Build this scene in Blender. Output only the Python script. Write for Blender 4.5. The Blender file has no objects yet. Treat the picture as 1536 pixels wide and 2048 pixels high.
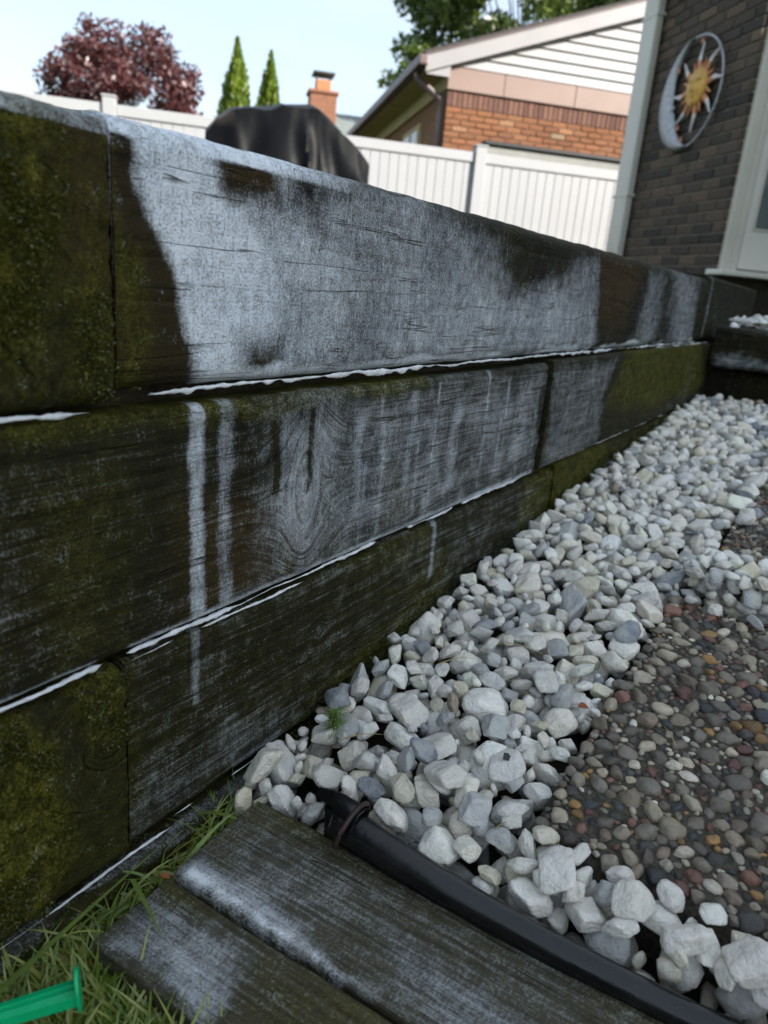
import bpy, bmesh, math, random
import numpy as np
from mathutils import Vector, Matrix, Euler

rng = np.random.default_rng(7)
random.seed(7)
scene = bpy.context.scene
col = scene.collection
S2 = math.sqrt(0.5)

# ------------------------------------------------------------------ camera
cam_d = bpy.data.cameras.new('camera')
cam = bpy.data.objects.new('camera', cam_d)
col.objects.link(cam)
HC = 0.4055
right = Vector((0.83512, 0.54367, 0.08365))
down = Vector((0.23162, -0.20962, -0.94995))
fwd = Vector((-0.49892, 0.81270, -0.30098))
M = Matrix((right, -down, -fwd)).transposed().to_4x4()
M.translation = (0, 0, HC)
cam.matrix_world = M
cam_d.sensor_fit = 'VERTICAL'
cam_d.sensor_height = 36.0
cam_d.lens = 1450 / 2048 * 36.0
cam_d.clip_start = 0.02
cam_d.clip_end = 500
cam_d.dof.use_dof = True
cam_d.dof.focus_distance = 0.60
cam_d.dof.aperture_fstop = 8.0
scene.camera = cam

# ------------------------------------------------------------------ world, sun, exposure
SUN_EL = math.radians(27)
# direction towards the sun in the house grid (a, b) -> world
sa, sb = 0.75, -0.66
sx, sy = S2 * (sa - sb), S2 * (sa + sb)
world = bpy.data.worlds.new('World')
scene.world = world
world.use_nodes = True
wn = world.node_tree
wn.nodes.clear()
w_out = wn.nodes.new('ShaderNodeOutputWorld')
w_bg = wn.nodes.new('ShaderNodeBackground')
w_sky = wn.nodes.new('ShaderNodeTexSky')
w_sky.sky_type = 'NISHITA'
w_sky.sun_disc = False
w_sky.sun_elevation = SUN_EL
w_sky.sun_rotation = math.atan2(sx, sy)
w_sky.air_density = 1.0
w_sky.dust_density = 1.0
w_sky.ozone_density = 1.2
w_bg.inputs['Strength'].default_value = 0.15
w_tc = wn.nodes.new('ShaderNodeTexCoord')
w_map = wn.nodes.new('ShaderNodeMapping')
w_map.inputs['Scale'].default_value = (1.2, 1.2, 4.5)
w_no = wn.nodes.new('ShaderNodeTexNoise')
w_no.inputs['Scale'].default_value = 1.7
w_no.inputs['Detail'].default_value = 6
w_no.inputs['Roughness'].default_value = 0.55
w_mr = wn.nodes.new('ShaderNodeMapRange')
w_mr.inputs[1].default_value = 0.42
w_mr.inputs[2].default_value = 0.78
w_mr.inputs[3].default_value = 0.0
w_mr.inputs[4].default_value = 0.75
w_mx = wn.nodes.new('ShaderNodeMix')
w_mx.data_type = 'RGBA'
w_mx.inputs[7].default_value = (1.25, 1.28, 1.30, 1)
wn.links.new(w_tc.outputs['Generated'], w_map.inputs[0])
wn.links.new(w_map.outputs[0], w_no.inputs['Vector'])
wn.links.new(w_no.outputs[0], w_mr.inputs[0])
wn.links.new(w_mr.outputs[0], w_mx.inputs[0])
# thin even haze over the whole sky, then soft cloud
w_hz = wn.nodes.new('ShaderNodeMix')
w_hz.data_type = 'RGBA'
w_hz.inputs[0].default_value = 0.86
w_hz.inputs[7].default_value = (0.78, 0.91, 1.04, 1)
wn.links.new(w_sky.outputs[0], w_hz.inputs[6])
wn.links.new(w_hz.outputs[2], w_mx.inputs[6])
wn.links.new(w_mx.outputs[2], w_bg.inputs['Color'])
wn.links.new(w_bg.outputs[0], w_out.inputs['Surface'])

sun_d = bpy.data.lights.new('sun', 'SUN')
sun_d.energy = 2.0
sun_d.angle = math.radians(0.6)
sun_d.color = (1.0, 0.95, 0.88)
sun = bpy.data.objects.new('sun', sun_d)
col.objects.link(sun)
sd = Vector((sx * math.cos(SUN_EL), sy * math.cos(SUN_EL), math.sin(SUN_EL)))
sun.rotation_euler = (-sd).to_track_quat('-Z', 'Y').to_euler()

scene.view_settings.view_transform = 'Standard'
scene.view_settings.look = 'None'
scene.view_settings.exposure = 2.5
scene.view_settings.gamma = 1.0
scene.view_settings.use_curve_mapping = False
scene.render.engine = 'CYCLES'
scene.cycles.use_denoising = True
scene.cycles.max_bounces = 5
scene.cycles.diffuse_bounces = 3
scene.cycles.glossy_bounces = 2

# ------------------------------------------------------------------ helpers
def tag(o, label=None, cat=None, group=None, kind=None):
    if label: o['label'] = label
    if cat: o['category'] = cat
    if group: o['group'] = group
    if kind: o['kind'] = kind
    return o

def empty(name, loc=(0, 0, 0), rz=0.0):
    o = bpy.data.objects.new(name, None)
    o.empty_display_size = 0.05
    o.location = loc
    o.rotation_euler = (0, 0, rz)
    col.objects.link(o)
    return o

def link(name, me, mat=None, parent=None):
    o = bpy.data.objects.new(name, me)
    if mat is not None and not me.materials:
        me.materials.append(mat)
    col.objects.link(o)
    if parent is not None:
        o.parent = parent
    return o

def pymesh(name, verts, faces, smooth=False):
    me = bpy.data.meshes.new(name)
    me.from_pydata([tuple(map(float, v)) for v in verts], [], [tuple(int(i) for i in f) for f in faces])
    if smooth:
        me.polygons.foreach_set('use_smooth', [True] * len(me.polygons))
    me.update()
    return me

def npmesh(name, V, F, smooth=True):
    """fast mesh from numpy verts (n,3) and faces (m,k)"""
    me = bpy.data.meshes.new(name)
    V = np.asarray(V, np.float32); F = np.asarray(F, np.int32)
    m, k = F.shape
    me.vertices.add(len(V)); me.vertices.foreach_set('co', V.ravel())
    me.loops.add(m * k); me.loops.foreach_set('vertex_index', F.ravel())
    me.polygons.add(m)
    me.polygons.foreach_set('loop_start', np.arange(0, m * k, k, dtype=np.int32))
    me.polygons.foreach_set('loop_total', np.full(m, k, np.int32))
    me.polygons.foreach_set('use_smooth', np.full(m, smooth))
    me.update(calc_edges=True)
    me.validate()
    return me

def attr(me, name, vals):
    a = me.attributes.new(name, 'FLOAT', 'POINT')
    a.data.foreach_set('value', np.asarray(vals, np.float32).ravel())

def cattr(me, name, vals):
    a = me.attributes.new(name, 'FLOAT_COLOR', 'POINT')
    v = np.ones((len(vals), 4), np.float32); v[:, :3] = vals
    a.data.foreach_set('color', v.ravel())

def box_mesh(name, x0, x1, y0, y1, z0, z1, bevel=0.0, seg=1):
    bm = bmesh.new()
    bmesh.ops.create_cube(bm, size=1)
    for v in bm.verts:
        v.co = Vector(((x0 + x1) / 2 + v.co.x * (x1 - x0), (y0 + y1) / 2 + v.co.y * (y1 - y0), (z0 + z1) / 2 + v.co.z * (z1 - z0)))
    if bevel > 0:
        bmesh.ops.bevel(bm, geom=bm.edges[:], offset=bevel, segments=seg, profile=0.6, affect='EDGES')
    me = bpy.data.meshes.new(name); bm.to_mesh(me); bm.free()
    return me

def tube_mesh(name, pts, rad, n=10, caps=True):
    pts = [Vector(p) for p in pts]
    if not hasattr(rad, '__len__'): rad = [rad] * len(pts)
    V = []; F = []
    up0 = Vector((0, 0, 1))
    for i, p in enumerate(pts):
        t = (pts[min(i + 1, len(pts) - 1)] - pts[max(i - 1, 0)]).normalized()
        ref = up0 if abs(t.z) < 0.9 else Vector((1, 0, 0))
        s = t.cross(ref).normalized(); u = s.cross(t)
        for k in range(n):
            a = 2 * math.pi * k / n
            V.append(p + (s * math.cos(a) + u * math.sin(a)) * rad[i])
    for i in range(len(pts) - 1):
        for k in range(n):
            F.append((i * n + k, i * n + (k + 1) % n, (i + 1) * n + (k + 1) % n, (i + 1) * n + k))
    if caps:
        F.append(tuple(range(n - 1, -1, -1))); F.append(tuple((len(pts) - 1) * n + k for k in range(n)))
    return pymesh(name, V, F, True)

def prism_mesh(name, poly, z0, z1, bevel=0.0):
    """poly in local xy, extruded along z"""
    bm = bmesh.new()
    vs = [bm.verts.new((p[0], p[1], z0)) for p in poly]
    f = bm.faces.new(vs)
    r = bmesh.ops.extrude_face_region(bm, geom=[f])
    for v in r['geom']:
        if isinstance(v, bmesh.types.BMVert): v.co.z = z1
    bmesh.ops.recalc_face_normals(bm, faces=bm.faces[:])
    if bevel:
        bmesh.ops.bevel(bm, geom=bm.edges[:], offset=bevel, segments=1, affect='EDGES')
    me = bpy.data.meshes.new(name); bm.to_mesh(me); bm.free()
    return me

# numpy value noise -------------------------------------------------
_T = rng.random(65536)
def _h(i, j, s):
    return _T[(i * 73856093 ^ j * 19349663 ^ (s * 83492791)) & 65535]
def vn(x, y, s=0):
    x = np.asarray(x, float); y = np.asarray(y, float)
    i = np.floor(x).astype(np.int64); j = np.floor(y).astype(np.int64)
    fx = x - i; fy = y - j
    fx = fx * fx * (3 - 2 * fx); fy = fy * fy * (3 - 2 * fy)
    return ((_h(i, j, s) * (1 - fx) + _h(i + 1, j, s) * fx) * (1 - fy) + (_h(i, j + 1, s) * (1 - fx) + _h(i + 1, j + 1, s) * fx) * fy)
def fbm(x, y, s=0, o=4):
    t = 0; a = 0.5; n = 0
    for k in range(o):
        t = t + a * vn(x * 2 ** k, y * 2 ** k, s + k); n += a; a *= 0.5
    return t / n
def sstep(a, b, x):
    t = np.clip((x - a) / (b - a), 0, 1); return t * t * (3 - 2 * t)
def poly_sd(px, py, poly):
    """signed distance to polygon, positive inside"""
    P = np.array(poly, float); n = len(P)
    d = np.full(px.shape, 1e9); ins = np.zeros(px.shape, bool)
    for i in range(n):
        a = P[i]; b = P[(i + 1) % n]; e = b - a
        t = np.clip(((px - a[0]) * e[0] + (py - a[1]) * e[1]) / (e @ e + 1e-12), 0, 1)
        d = np.minimum(d, (px - a[0] - t * e[0]) ** 2 + (py - a[1] - t * e[1]) ** 2)
        c = (a[1] > py) != (b[1] > py)
        with np.errstate(divide='ignore', invalid='ignore'):
            xx = (b[0] - a[0]) * (py - a[1]) / (b[1] - a[1] + 1e-15) + a[0]
        ins ^= c & (px < xx)
    return np.where(ins, 1, -1) * np.sqrt(d)

# node helper -------------------------------------------------------
class NT:
    def __init__(s, name):
        s.m = bpy.data.materials.new(name); s.m.use_nodes = True
        s.t = s.m.node_tree; s.t.nodes.clear()
        s.out = s.t.nodes.new('ShaderNodeOutputMaterial')
        s.p = s.t.nodes.new('ShaderNodeBsdfPrincipled')
        s.t.links.new(s.p.outputs[0], s.out.inputs[0])
    def put(s, sock, v):
        if isinstance(v, bpy.types.NodeSocket): s.t.links.new(v, sock)
        elif isinstance(v, (tuple, list)) and sock.type == 'RGBA' and len(v) == 3: sock.default_value = (*v, 1)
        else: sock.default_value = v
    def P(s, **k):
        for a, b in k.items(): s.put(s.p.inputs[a.replace('_', ' ')], b)
        return s
    def n(s, typ, *ins, **props):
        nd = s.t.nodes.new('ShaderNode' + typ)
        for a, b in props.items(): setattr(nd, a, b)
        for i, v in enumerate(ins):
            if v is not None: s.put(nd.inputs[i], v)
        return nd
    def math(s, op, a, b=0.0, c=0.0, clamp=False):
        nd = s.n('Math', a, b, c, operation=op, use_clamp=clamp); return nd.outputs[0]
    def mix(s, f, a, b, mode='MIX'):
        nd = s.t.nodes.new('ShaderNodeMix'); nd.data_type = 'RGBA'; nd.blend_type = mode
        s.put(nd.inputs[0], f); s.put(nd.inputs[6], a); s.put(nd.inputs[7], b); return nd.outputs[2]
    def mr(s, v, a, b, c=0.0, d=1.0, smooth=False):
        nd = s.n('MapRange', v, a, b, c, d)
        if smooth: nd.interpolation_type = 'SMOOTHSTEP'
        return nd.outputs[0]
    def obj(s): return s.n('TexCoord').outputs['Object']
    def map(s, vec, scale=(1, 1, 1), loc=(0, 0, 0)):
        nd = s.n('Mapping', vec); nd.inputs['Scale'].default_value = scale; nd.inputs['Location'].default_value = loc; return nd.outputs[0]
    def noise(s, vec, scale=5.0, detail=3.0, rough=0.5, lac=2.0):
        nd = s.n('TexNoise'); s.put(nd.inputs['Vector'], vec); nd.inputs['Scale'].default_value = scale
        nd.inputs['Detail'].default_value = detail; nd.inputs['Roughness'].default_value = rough; return nd.outputs[0]
    def attr(s, name, out='Fac'):
        nd = s.n('Attribute'); nd.attribute_name = name; return nd.outputs[out]
    def ramp(s, f, stops):
        nd = s.n('ValToRGB', f); e = nd.color_ramp.elements
        while len(e) > 1: e.remove(e[-1])
        e[0].position = stops[0][0]; e[0].color = (*stops[0][1], 1)
        for p, c in stops[1:]:
            k = e.new(p); k.color = (*c, 1)
        return nd.outputs[0]
    def bump(s, h, dist=0.01, strength=1.0):
        nd = s.n('Bump'); nd.inputs['Strength'].default_value = strength; nd.inputs['Distance'].default_value = dist
        s.put(nd.inputs['Height'], h); s.put(s.p.inputs['Normal'], nd.outputs[0])

def plain(name, colr, rough=0.6, var=0.12, scale=6.0, bump=0.0, metal=0.0, spec=0.5):
    m = NT(name); v = m.obj(); n = m.noise(v, scale, 5, 0.6)
    c2 = tuple(c * (1 - var) for c in colr); c3 = tuple(min(1, c * (1 + var)) for c in colr)
    m.P(Base_Color=m.mix(m.mr(n, 0.3, 0.7), c2, c3), Roughness=rough, Metallic=metal, Specular_IOR_Level=spec)
    if bump: m.bump(m.noise(v, scale * 6, 4, 0.6), bump)
    return m.m

# ------------------------------------------------------------------ materials
def timber_material():
    m = NT('weathered_timber')
    v = m.obj(); sx_ = m.n('SeparateXYZ', v)
    X, Y, Z = sx_.outputs
    g = m.attr('grain'); foam = m.attr('foam'); moss = m.attr('moss'); brown = m.attr('brown'); thick = m.attr('thick')
    vg = m.n('CombineXYZ', m.math('MULTIPLY', X, 60), m.math('MULTIPLY', Y, 9), m.math('MULTIPLY', g, 330)).outputs[0]
    ng = m.noise(vg, 1.0, 4, 0.6)
    vg2 = m.n('CombineXYZ', m.math('MULTIPLY', X, 60), m.math('MULTIPLY', Y, 30), m.math('MULTIPLY', g, 900)).outputs[0]
    ng2 = m.noise(vg2, 1.0, 3, 0.6)
    nst = m.noise(v, 620, 3, 0.65)
    vv = m.n('CombineXYZ', m.math('MULTIPLY', X, 40), m.math('MULTIPLY', Y, 480), m.math('MULTIPLY', Z, 70)).outputs[0]
    nv = m.noise(vv, 1.0, 3, 0.6)
    nl = m.noise(v, 16, 6, 0.68)
    nm = m.noise(v, 70, 4, 0.6)
    nm2 = m.noise(m.map(v, (200, 230, 130)), 1.0, 3, 0.6)
    # foam caught in the relief
    hatch = m.attr('hatch')
    deta = m.math('ADD', m.math('MULTIPLY', nm2, 0.30), m.math('ADD', m.math('MULTIPLY', nst, 0.56), m.math('MULTIPLY', nv, 0.14)))
    detb = m.math('ADD', m.math('ADD', m.math('MULTIPLY', ng, 0.34), m.math('MULTIPLY', ng2, 0.22)), m.math('ADD', m.math('MULTIPLY', nst, 0.30), m.math('MULTIPLY', nv, 0.14)))
    det = m.math('ADD', m.math('MULTIPLY', deta, m.math('SUBTRACT', 1.0, hatch)), m.math('MULTIPLY', detb, hatch))
    det = m.math('ADD', det, m.math('MULTIPLY', m.math('SUBTRACT', nm, 0.5), 0.12))
    foam = m.math('ADD', foam, m.math('MULTIPLY', m.math('ADD', m.math('SUBTRACT', nl, 0.5), m.math('MULTIPLY', m.math('SUBTRACT', nm, 0.5), 0.5)), m.mr(foam, 0.1, 0.7, 0.10, 0.42)))
    thr = m.math('ADD', m.mr(foam, 0.0, 0.62, 0.79, 0.515), m.mr(foam, 0.62, 1.0, 0.0, -0.155))
    f = m.mr(m.math('SUBTRACT', det, thr), -0.09, 0.15, 0.0, 1.0)
    f = m.math('MULTIPLY', f, m.mr(foam, 0.0, 0.75, 0.34, 0.62))
    film = m.math('MULTIPLY', m.mr(foam, 0.42, 1.0, 0.0, 0.58), m.mr(hatch, 0.0, 1.0, 1.0, 0.45))
    film = m.math('MULTIPLY', film, m.mr(m.math('ADD', m.math('MULTIPLY', nst, .6), m.math('MULTIPLY', nv, .4)), 0.32, 0.58, 0.40, 1.0))
    f = m.math('ADD', f, film, clamp=True)
    f = m.math('MAXIMUM', f, m.mr(m.math('ADD', m.math('MULTIPLY', thick, 1.1), m.math('SUBTRACT', m.math('MULTIPLY', m.math('ADD', nst, nm), 0.8), 0.95)), 0.0, 0.5), clamp=True)
    # drying checks along the grain
    nc = m.noise(m.n('CombineXYZ', m.math('MULTIPLY', X, 8), m.math('MULTIPLY', Y, 2.2), m.math('MULTIPLY', g, 48)).outputs[0], 1.0, 3, 0.55)
    crack = m.math('MULTIPLY', m.mr(m.math('ABSOLUTE', m.math('SUBTRACT', nc, 0.52)), 0.0, 0.011, 1.0, 0.0), m.mr(nl, 0.45, 0.6))
    f = m.math('MULTIPLY', f, m.math('SUBTRACT', 1.0, m.math('MULTIPLY', crack, 0.85)))
    # wood
    wood = m.mix(m.mr(ng, 0.32, 0.66), (0.0022, 0.0021, 0.0011), (0.019, 0.0160, 0.0066))
    wood = m.mix(m.math('MULTIPLY', m.mr(nl, 0.42, 0.66), 0.75), wood, (0.022, 0.0215, 0.0045))
    wood = m.mix(m.math('MULTIPLY', brown, m.mr(ng, 0.3, 0.62, 0.45, 1.0)), wood, (0.048, 0.028, 0.0075))
    wood = m.mix(m.math('MULTIPLY', m.attr('grey'), m.mr(ng, 0.3, 0.6, 0.35, 1.0)), wood, (0.100, 0.090, 0.062))
    mossc = m.mix(m.mr(m.math('ADD', m.math('MULTIPLY', nst, .6), m.math('MULTIPLY', nm2, .4)), 0.36, 0.62), (0.008, 0.009, 0.002), (0.165, 0.160, 0.021))
    mf = m.math('MULTIPLY', moss, m.mr(m.math('ADD', nm, m.math('MULTIPLY', nst, 0.4)), 0.5, 0.8, 0.15, 1.0), clamp=True)
    wood = m.mix(mf, wood, mossc)
    foamc = m.mix(m.mr(nl, 0.35, 0.65), (0.66, 0.73, 0.80), (0.77, 0.82, 0.87))
    foamc = m.mix(thick, foamc, (0.90, 0.91, 0.92))
    m.P(Base_Color=m.mix(f, wood, foamc), Roughness=m.mr(nst, 0.3, 0.7, 0.45, 0.8), Specular_IOR_Level=m.mr(mf, 0.0, 1.0, 0.14, 0.05))
    hk = m.mr(hatch, 0.0, 1.0, 0.25, 1.0)
    h = m.math('ADD', m.math('MULTIPLY', m.math('MULTIPLY', ng, 0.9), hk), m.math('MULTIPLY', nst, 0.55))
    h = m.math('ADD', h, m.math('MULTIPLY', m.math('MULTIPLY', ng2, 0.3), hk))
    h = m.math('ADD', h, m.math('MULTIPLY', mf, m.math('MULTIPLY', nm, 1.6)))
    h = m.math('ADD', h, m.math('MULTIPLY', f, 0.35))
    h = m.math('ADD', h, m.math('MULTIPLY', thick, m.math('MULTIPLY', nm, 1.5)))
    h = m.math('SUBTRACT', h, m.math('MULTIPLY', crack, 1.2))
    m.bump(h, 0.0022, 1.0)
    return m.m
M_TIMBER = timber_material()

def foam_material():
    m = NT('soap_foam'); v = m.obj()
    n = m.noise(v, 500, 4, 0.65); n2 = m.noise(v, 90, 4, 0.6)
    m.P(Base_Color=m.mix(m.mr(n2, 0.3, 0.65), (0.62, 0.66, 0.68), (0.88, 0.90, 0.92)), Roughness=0.5)
    m.bump(m.math('ADD', n, n2), 0.0015, 0.8)
    return m.m
M_FOAM = foam_material()

def stone_material(name, src):
    m = NT(name); v = m.obj()
    if src == 'obj':
        oi = m.n('ObjectInfo'); tint = oi.outputs['Color']; rnd = oi.outputs['Random']
        v = m.n('VectorMath', m.map(v, (.018,) * 3), m.n('CombineXYZ', m.math('MULTIPLY', rnd, 37.0), m.math('MULTIPLY', rnd, 91.0), rnd).outputs[0], operation='ADD').outputs[0]
    else:
        tint = m.attr('tint', 'Color')
    n1 = m.noise(v, 70, 5, 0.62); n2 = m.noise(v, 420, 4, 0.65)
    n3 = m.noise(m.map(v, (120, 45, 170)), 1.0, 5, 0.65)
    c = m.mix(m.mr(n1, 0.3, 0.7, 0.0, 0.6), tint, m.mix(0.5, tint, (0.88, 0.87, 0.84)))
    c = m.mix(m.mr(n3, 0.50, 0.68, 0.0, 0.34), c, m.mix(0.6, tint, (0.20, 0.22, 0.24), 'MULTIPLY'))
    c = m.mix(m.mr(n1, 0.55, 0.72, 0.0, 0.50), c, (0.46, 0.44, 0.26))       # algae bloom
    c = m.mix(m.mr(n2, 0.64, 0.76, 0.0, 0.45), c, (0.10, 0.10, 0.085))       # dirt specks
    m.P(Base_Color=c, Roughness=m.mr(n2, 0.3, 0.7, 0.42, 0.7), Specular_IOR_Level=0.45)
    m.p.inputs['Subsurface Weight'].default_value = 0.0
    m.bump(m.math('ADD', m.math('MULTIPLY', n1, 0.9), m.math('ADD', m.math('MULTIPLY', n2, 0.35), m.math('MULTIPLY', n3, 0.8))), 0.0042, 1.0)
    return m.m
M_STONE = stone_material('marble_stone', 'obj')
M_STONE_MASS = stone_material('marble_stone_mass', 'attr')

def pebble_material(name, src):
    m = NT(name); v = m.obj()
    if src == 'obj':
        oi = m.n('ObjectInfo'); tint = oi.outputs['Color']; rnd = oi.outputs['Random']
        v = m.n('VectorMath', m.map(v, (.010,) * 3), m.n('CombineXYZ', m.math('MULTIPLY', rnd, 37.0), m.math('MULTIPLY', rnd, 91.0), rnd).outputs[0], operation='ADD').outputs[0]
    else:
        tint = m.attr('tint', 'Color')
    n1 = m.noise(v, 160, 5, 0.6); n2 = m.noise(v, 700, 3, 0.6)
    c = m.mix(m.mr(n1, 0.3, 0.7), m.mix(1.0, tint, (0.62, 0.60, 0.56), 'MULTIPLY'), tint)
    c = m.mix(m.mr(n2, 0.58, 0.72, 0.0, 0.5), c, (0.05, 0.045, 0.035))
    m.P(Base_Color=c, Roughness=m.mr(n1, 0.3, 0.7, 0.32, 0.62))
    m.bump(m.math('ADD', n1, m.math('MULTIPLY', n2, 0.5)), 0.0014, 0.9)
    return m.m
M_PEB = pebble_material('pebble', 'obj')
M_PEB_MASS = pebble_material('pebble_mass', 'attr')

def soil_material(name, a, b, sc=60, bump=0.004):
    m = NT(name); v = m.obj(); n = m.noise(v, sc, 6, 0.65); n2 = m.noise(v, sc * 6, 4, 0.6)
    m.P(Base_Color=m.mix(m.mr(m.math('ADD', n, m.math('MULTIPLY', n2, 0.3)), 0.45, 0.85), a, b), Roughness=0.9, Specular_IOR_Level=0.2)
    m.bump(m.math('ADD', n, m.math('MULTIPLY', n2, 0.4)), bump, 1.0)
    return m.m
M_SOIL = soil_material('damp_soil', (0.012, 0.010, 0.006), (0.045, 0.038, 0.024))
M_MATRIX = soil_material('aggregate_matrix', (0.026, 0.023, 0.017), (0.13, 0.118, 0.092), 240, 0.003)
M_LAWN = soil_material('lawn_grass', (0.03, 0.05, 0.012), (0.07, 0.10, 0.025), 3, 0.05)

def rand_material(name, stops, rough=0.8, scale=30.0, bump=0.004, speck=0.25, spec=0.3):
    """colour picked per object from a ramp, with surface mottling"""
    m = NT(name); v = m.obj(); oi = m.n('ObjectInfo')
    base = m.ramp(oi.outputs['Random'], stops)
    v2 = m.n('VectorMath', v, oi.outputs['Location'], operation='ADD').outputs[0]
    n = m.noise(v2, scale, 5, 0.65)
    c = m.mix(m.mr(n, 0.35, 0.7, 0.0, 1.0), m.mix(1.0, base, (1 - speck,) * 3, 'MULTIPLY'), base)
    m.P(Base_Color=c, Roughness=rough, Specular_IOR_Level=spec)
    m.bump(n, bump, 0.8)
    return m.m
M_DBRICK = rand_material('dark_brick', [(0.0, (0.030, 0.026, 0.022)), (0.3, (0.066, 0.050, 0.038)), (0.6, (0.105, 0.075, 0.053)), (0.8, (0.042, 0.035, 0.030)), (1.0, (0.135, 0.092, 0.063))], 0.75, 40, 0.004)
M_OBRICK = rand_material('orange_brick', [(0.0, (0.19, 0.075, 0.033)), (0.45, (0.27, 0.115, 0.052)), (0.8, (0.16, 0.066, 0.034)), (0.93, (0.31, 0.145, 0.068)), (1.0, (0.24, 0.19, 0.12))], 0.85, 25, 0.006)
M_SOLDIER = rand_material('soldier_brick', [(0.0, (0.12, 0.06, 0.045)), (1.0, (0.20, 0.10, 0.07))], 0.85, 25, 0.005)
M_MORTAR_D = plain('grey_mortar', (0.30, 0.27, 0.22), 0.95, 0.2, 30, 0.003)
M_MORTAR_O = plain('pale_mortar', (0.20, 0.15, 0.10), 0.95, 0.2, 20, 0.003)
M_VINYL = plain('white_vinyl', (0.33, 0.33, 0.335), 0.45, 0.04, 2)
M_SIDING = plain('white_siding', (0.31, 0.305, 0.30), 0.5, 0.05, 3)
M_FASCIA = plain('taupe_fascia', (0.22, 0.145, 0.115), 0.5, 0.08, 2)
M_RAKE = plain('pale_rake_trim', (0.26, 0.245, 0.245), 0.5, 0.06, 3)
M_GUTTER = plain('brown_gutter', (0.11, 0.075, 0.07), 0.45, 0.1, 3)
M_SOFFIT = plain('olive_soffit', (0.42, 0.33, 0.17), 0.8, 0.15, 3)
M_SHINGLE = plain('dark_shingle', (0.06, 0.052, 0.048), 0.9, 0.3, 25, 0.01)
M_TRIM = plain('tan_trim', (0.50, 0.47, 0.40), 0.5, 0.06, 3)
M_DOOR = plain('tan_door', (0.60, 0.575, 0.51), 0.45, 0.04, 3)
M_DSPOUT = plain('greige_downspout', (0.52, 0.50, 0.45), 0.4, 0.05, 3)
_p = NT('black_rubber'); _v = _p.obj(); _n = _p.noise(_v, 900, 3, .6); _n2 = _p.noise(_v, 25, 5, .65); _n3 = _p.noise(_p.map(_v, (14, 700, 700)), 1.0, 3, .6)
_d = _p.math('MAXIMUM', _p.mr(_n, .69, .75), _p.math('MULTIPLY', _p.mr(_n3, .64, .74), .10))
_p.P(Base_Color=_p.mix(_d, _p.mix(_p.mr(_n2, .4, .7), (.003, .0035, .0045), (.010, .010, .0105)), (.16, .155, .14)), Roughness=_p.mr(_n2, .3, .7, .13, .28), Specular_IOR_Level=.5)
_p.bump(_p.math('ADD', _n2, _p.math('MULTIPLY', _n3, .3)), .0006)
M_BLACKP = _p.m
M_RUST = plain('rusty_rim', (0.030, 0.014, 0.010), 0.5, 0.4, 60, 0.0006)
M_GREENP = plain('green_plastic', (0.0, 0.40, 0.15), 0.35, 0.1, 40, 0.0004)
M_DARKTRIM = plain('dark_metal_trim', (0.02, 0.02, 0.02), 0.5, 0.2, 10)
M_GREYWALL = plain('grey_panel', (0.22, 0.22, 0.20), 0.7, 0.1, 6)
M_SILVER = plain('hammered_silver', (0.32, 0.33, 0.35), 0.38, 0.25, 40, 0.003, metal=0.75)
M_GOLD = plain('ochre_sun_face', (0.48, 0.27, 0.045), 0.45, 0.25, 20, 0.002, metal=0.3)
M_COPPER = plain('copper_ray', (0.42, 0.17, 0.07), 0.45, 0.3, 30, 0.002, metal=0.4)
M_RAYTIP = plain('silver_ray_tip', (0.50, 0.48, 0.47), 0.4, 0.25, 40, 0.002, metal=0.5)
M_BARK = plain('tree_bark', (0.03, 0.024, 0.02), 0.9, 0.3, 12, 0.01)
M_GLASS = NT('door_glass').P(Base_Color=(0.10, 0.12, 0.12), Roughness=0.03, Specular_IOR_Level=1.0).m
M_WINDOW = NT('window_glass').P(Base_Color=(0.02, 0.022, 0.022), Roughness=0.05, Specular_IOR_Level=0.8).m
M_FLUE = plain('clay_flue', (0.42, 0.16, 0.07), 0.8, 0.15, 8)
M_CAP = plain('chimney_cap', (0.05, 0.055, 0.055), 0.5, 0.2, 8)

def tex_brick_material(name, c1, c2, mortar, axis):
    m = NT(name); v = m.obj(); s = m.n('SeparateXYZ', v)
    vec = m.n('CombineXYZ', s.outputs[axis], s.outputs[2], 0.0).outputs[0]
    b = m.n('TexBrick', vec); b.inputs['Color1'].default_value = (*c1, 1); b.inputs['Color2'].default_value = (*c2, 1); b.inputs['Mortar'].default_value = (*mortar, 1)
    b.inputs['Scale'].default_value = 1.0; b.inputs['Brick Width'].default_value = 0.21; b.inputs['Row Height'].default_value = 0.068; b.inputs['Mortar Size'].default_value = 0.006
    n = m.noise(v, 12, 4, 0.6)
    m.P(Base_Color=m.mix(m.mr(n, 0.3, 0.7, 0, 0.4), b.outputs[0], (0.1, 0.05, 0.03)), Roughness=0.9)
    m.bump(b.outputs['Fac'], -0.006)
    return m.m
M_SIDEBRICK = tex_brick_material('side_brick', (0.26, 0.12, 0.05), (0.20, 0.09, 0.04), (0.17, 0.13, 0.08), 1)
M_CHIMBRICK = tex_brick_material('chimney_brick', (0.30, 0.11, 0.055), (0.22, 0.085, 0.045), (0.22, 0.17, 0.12), 0)

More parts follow.
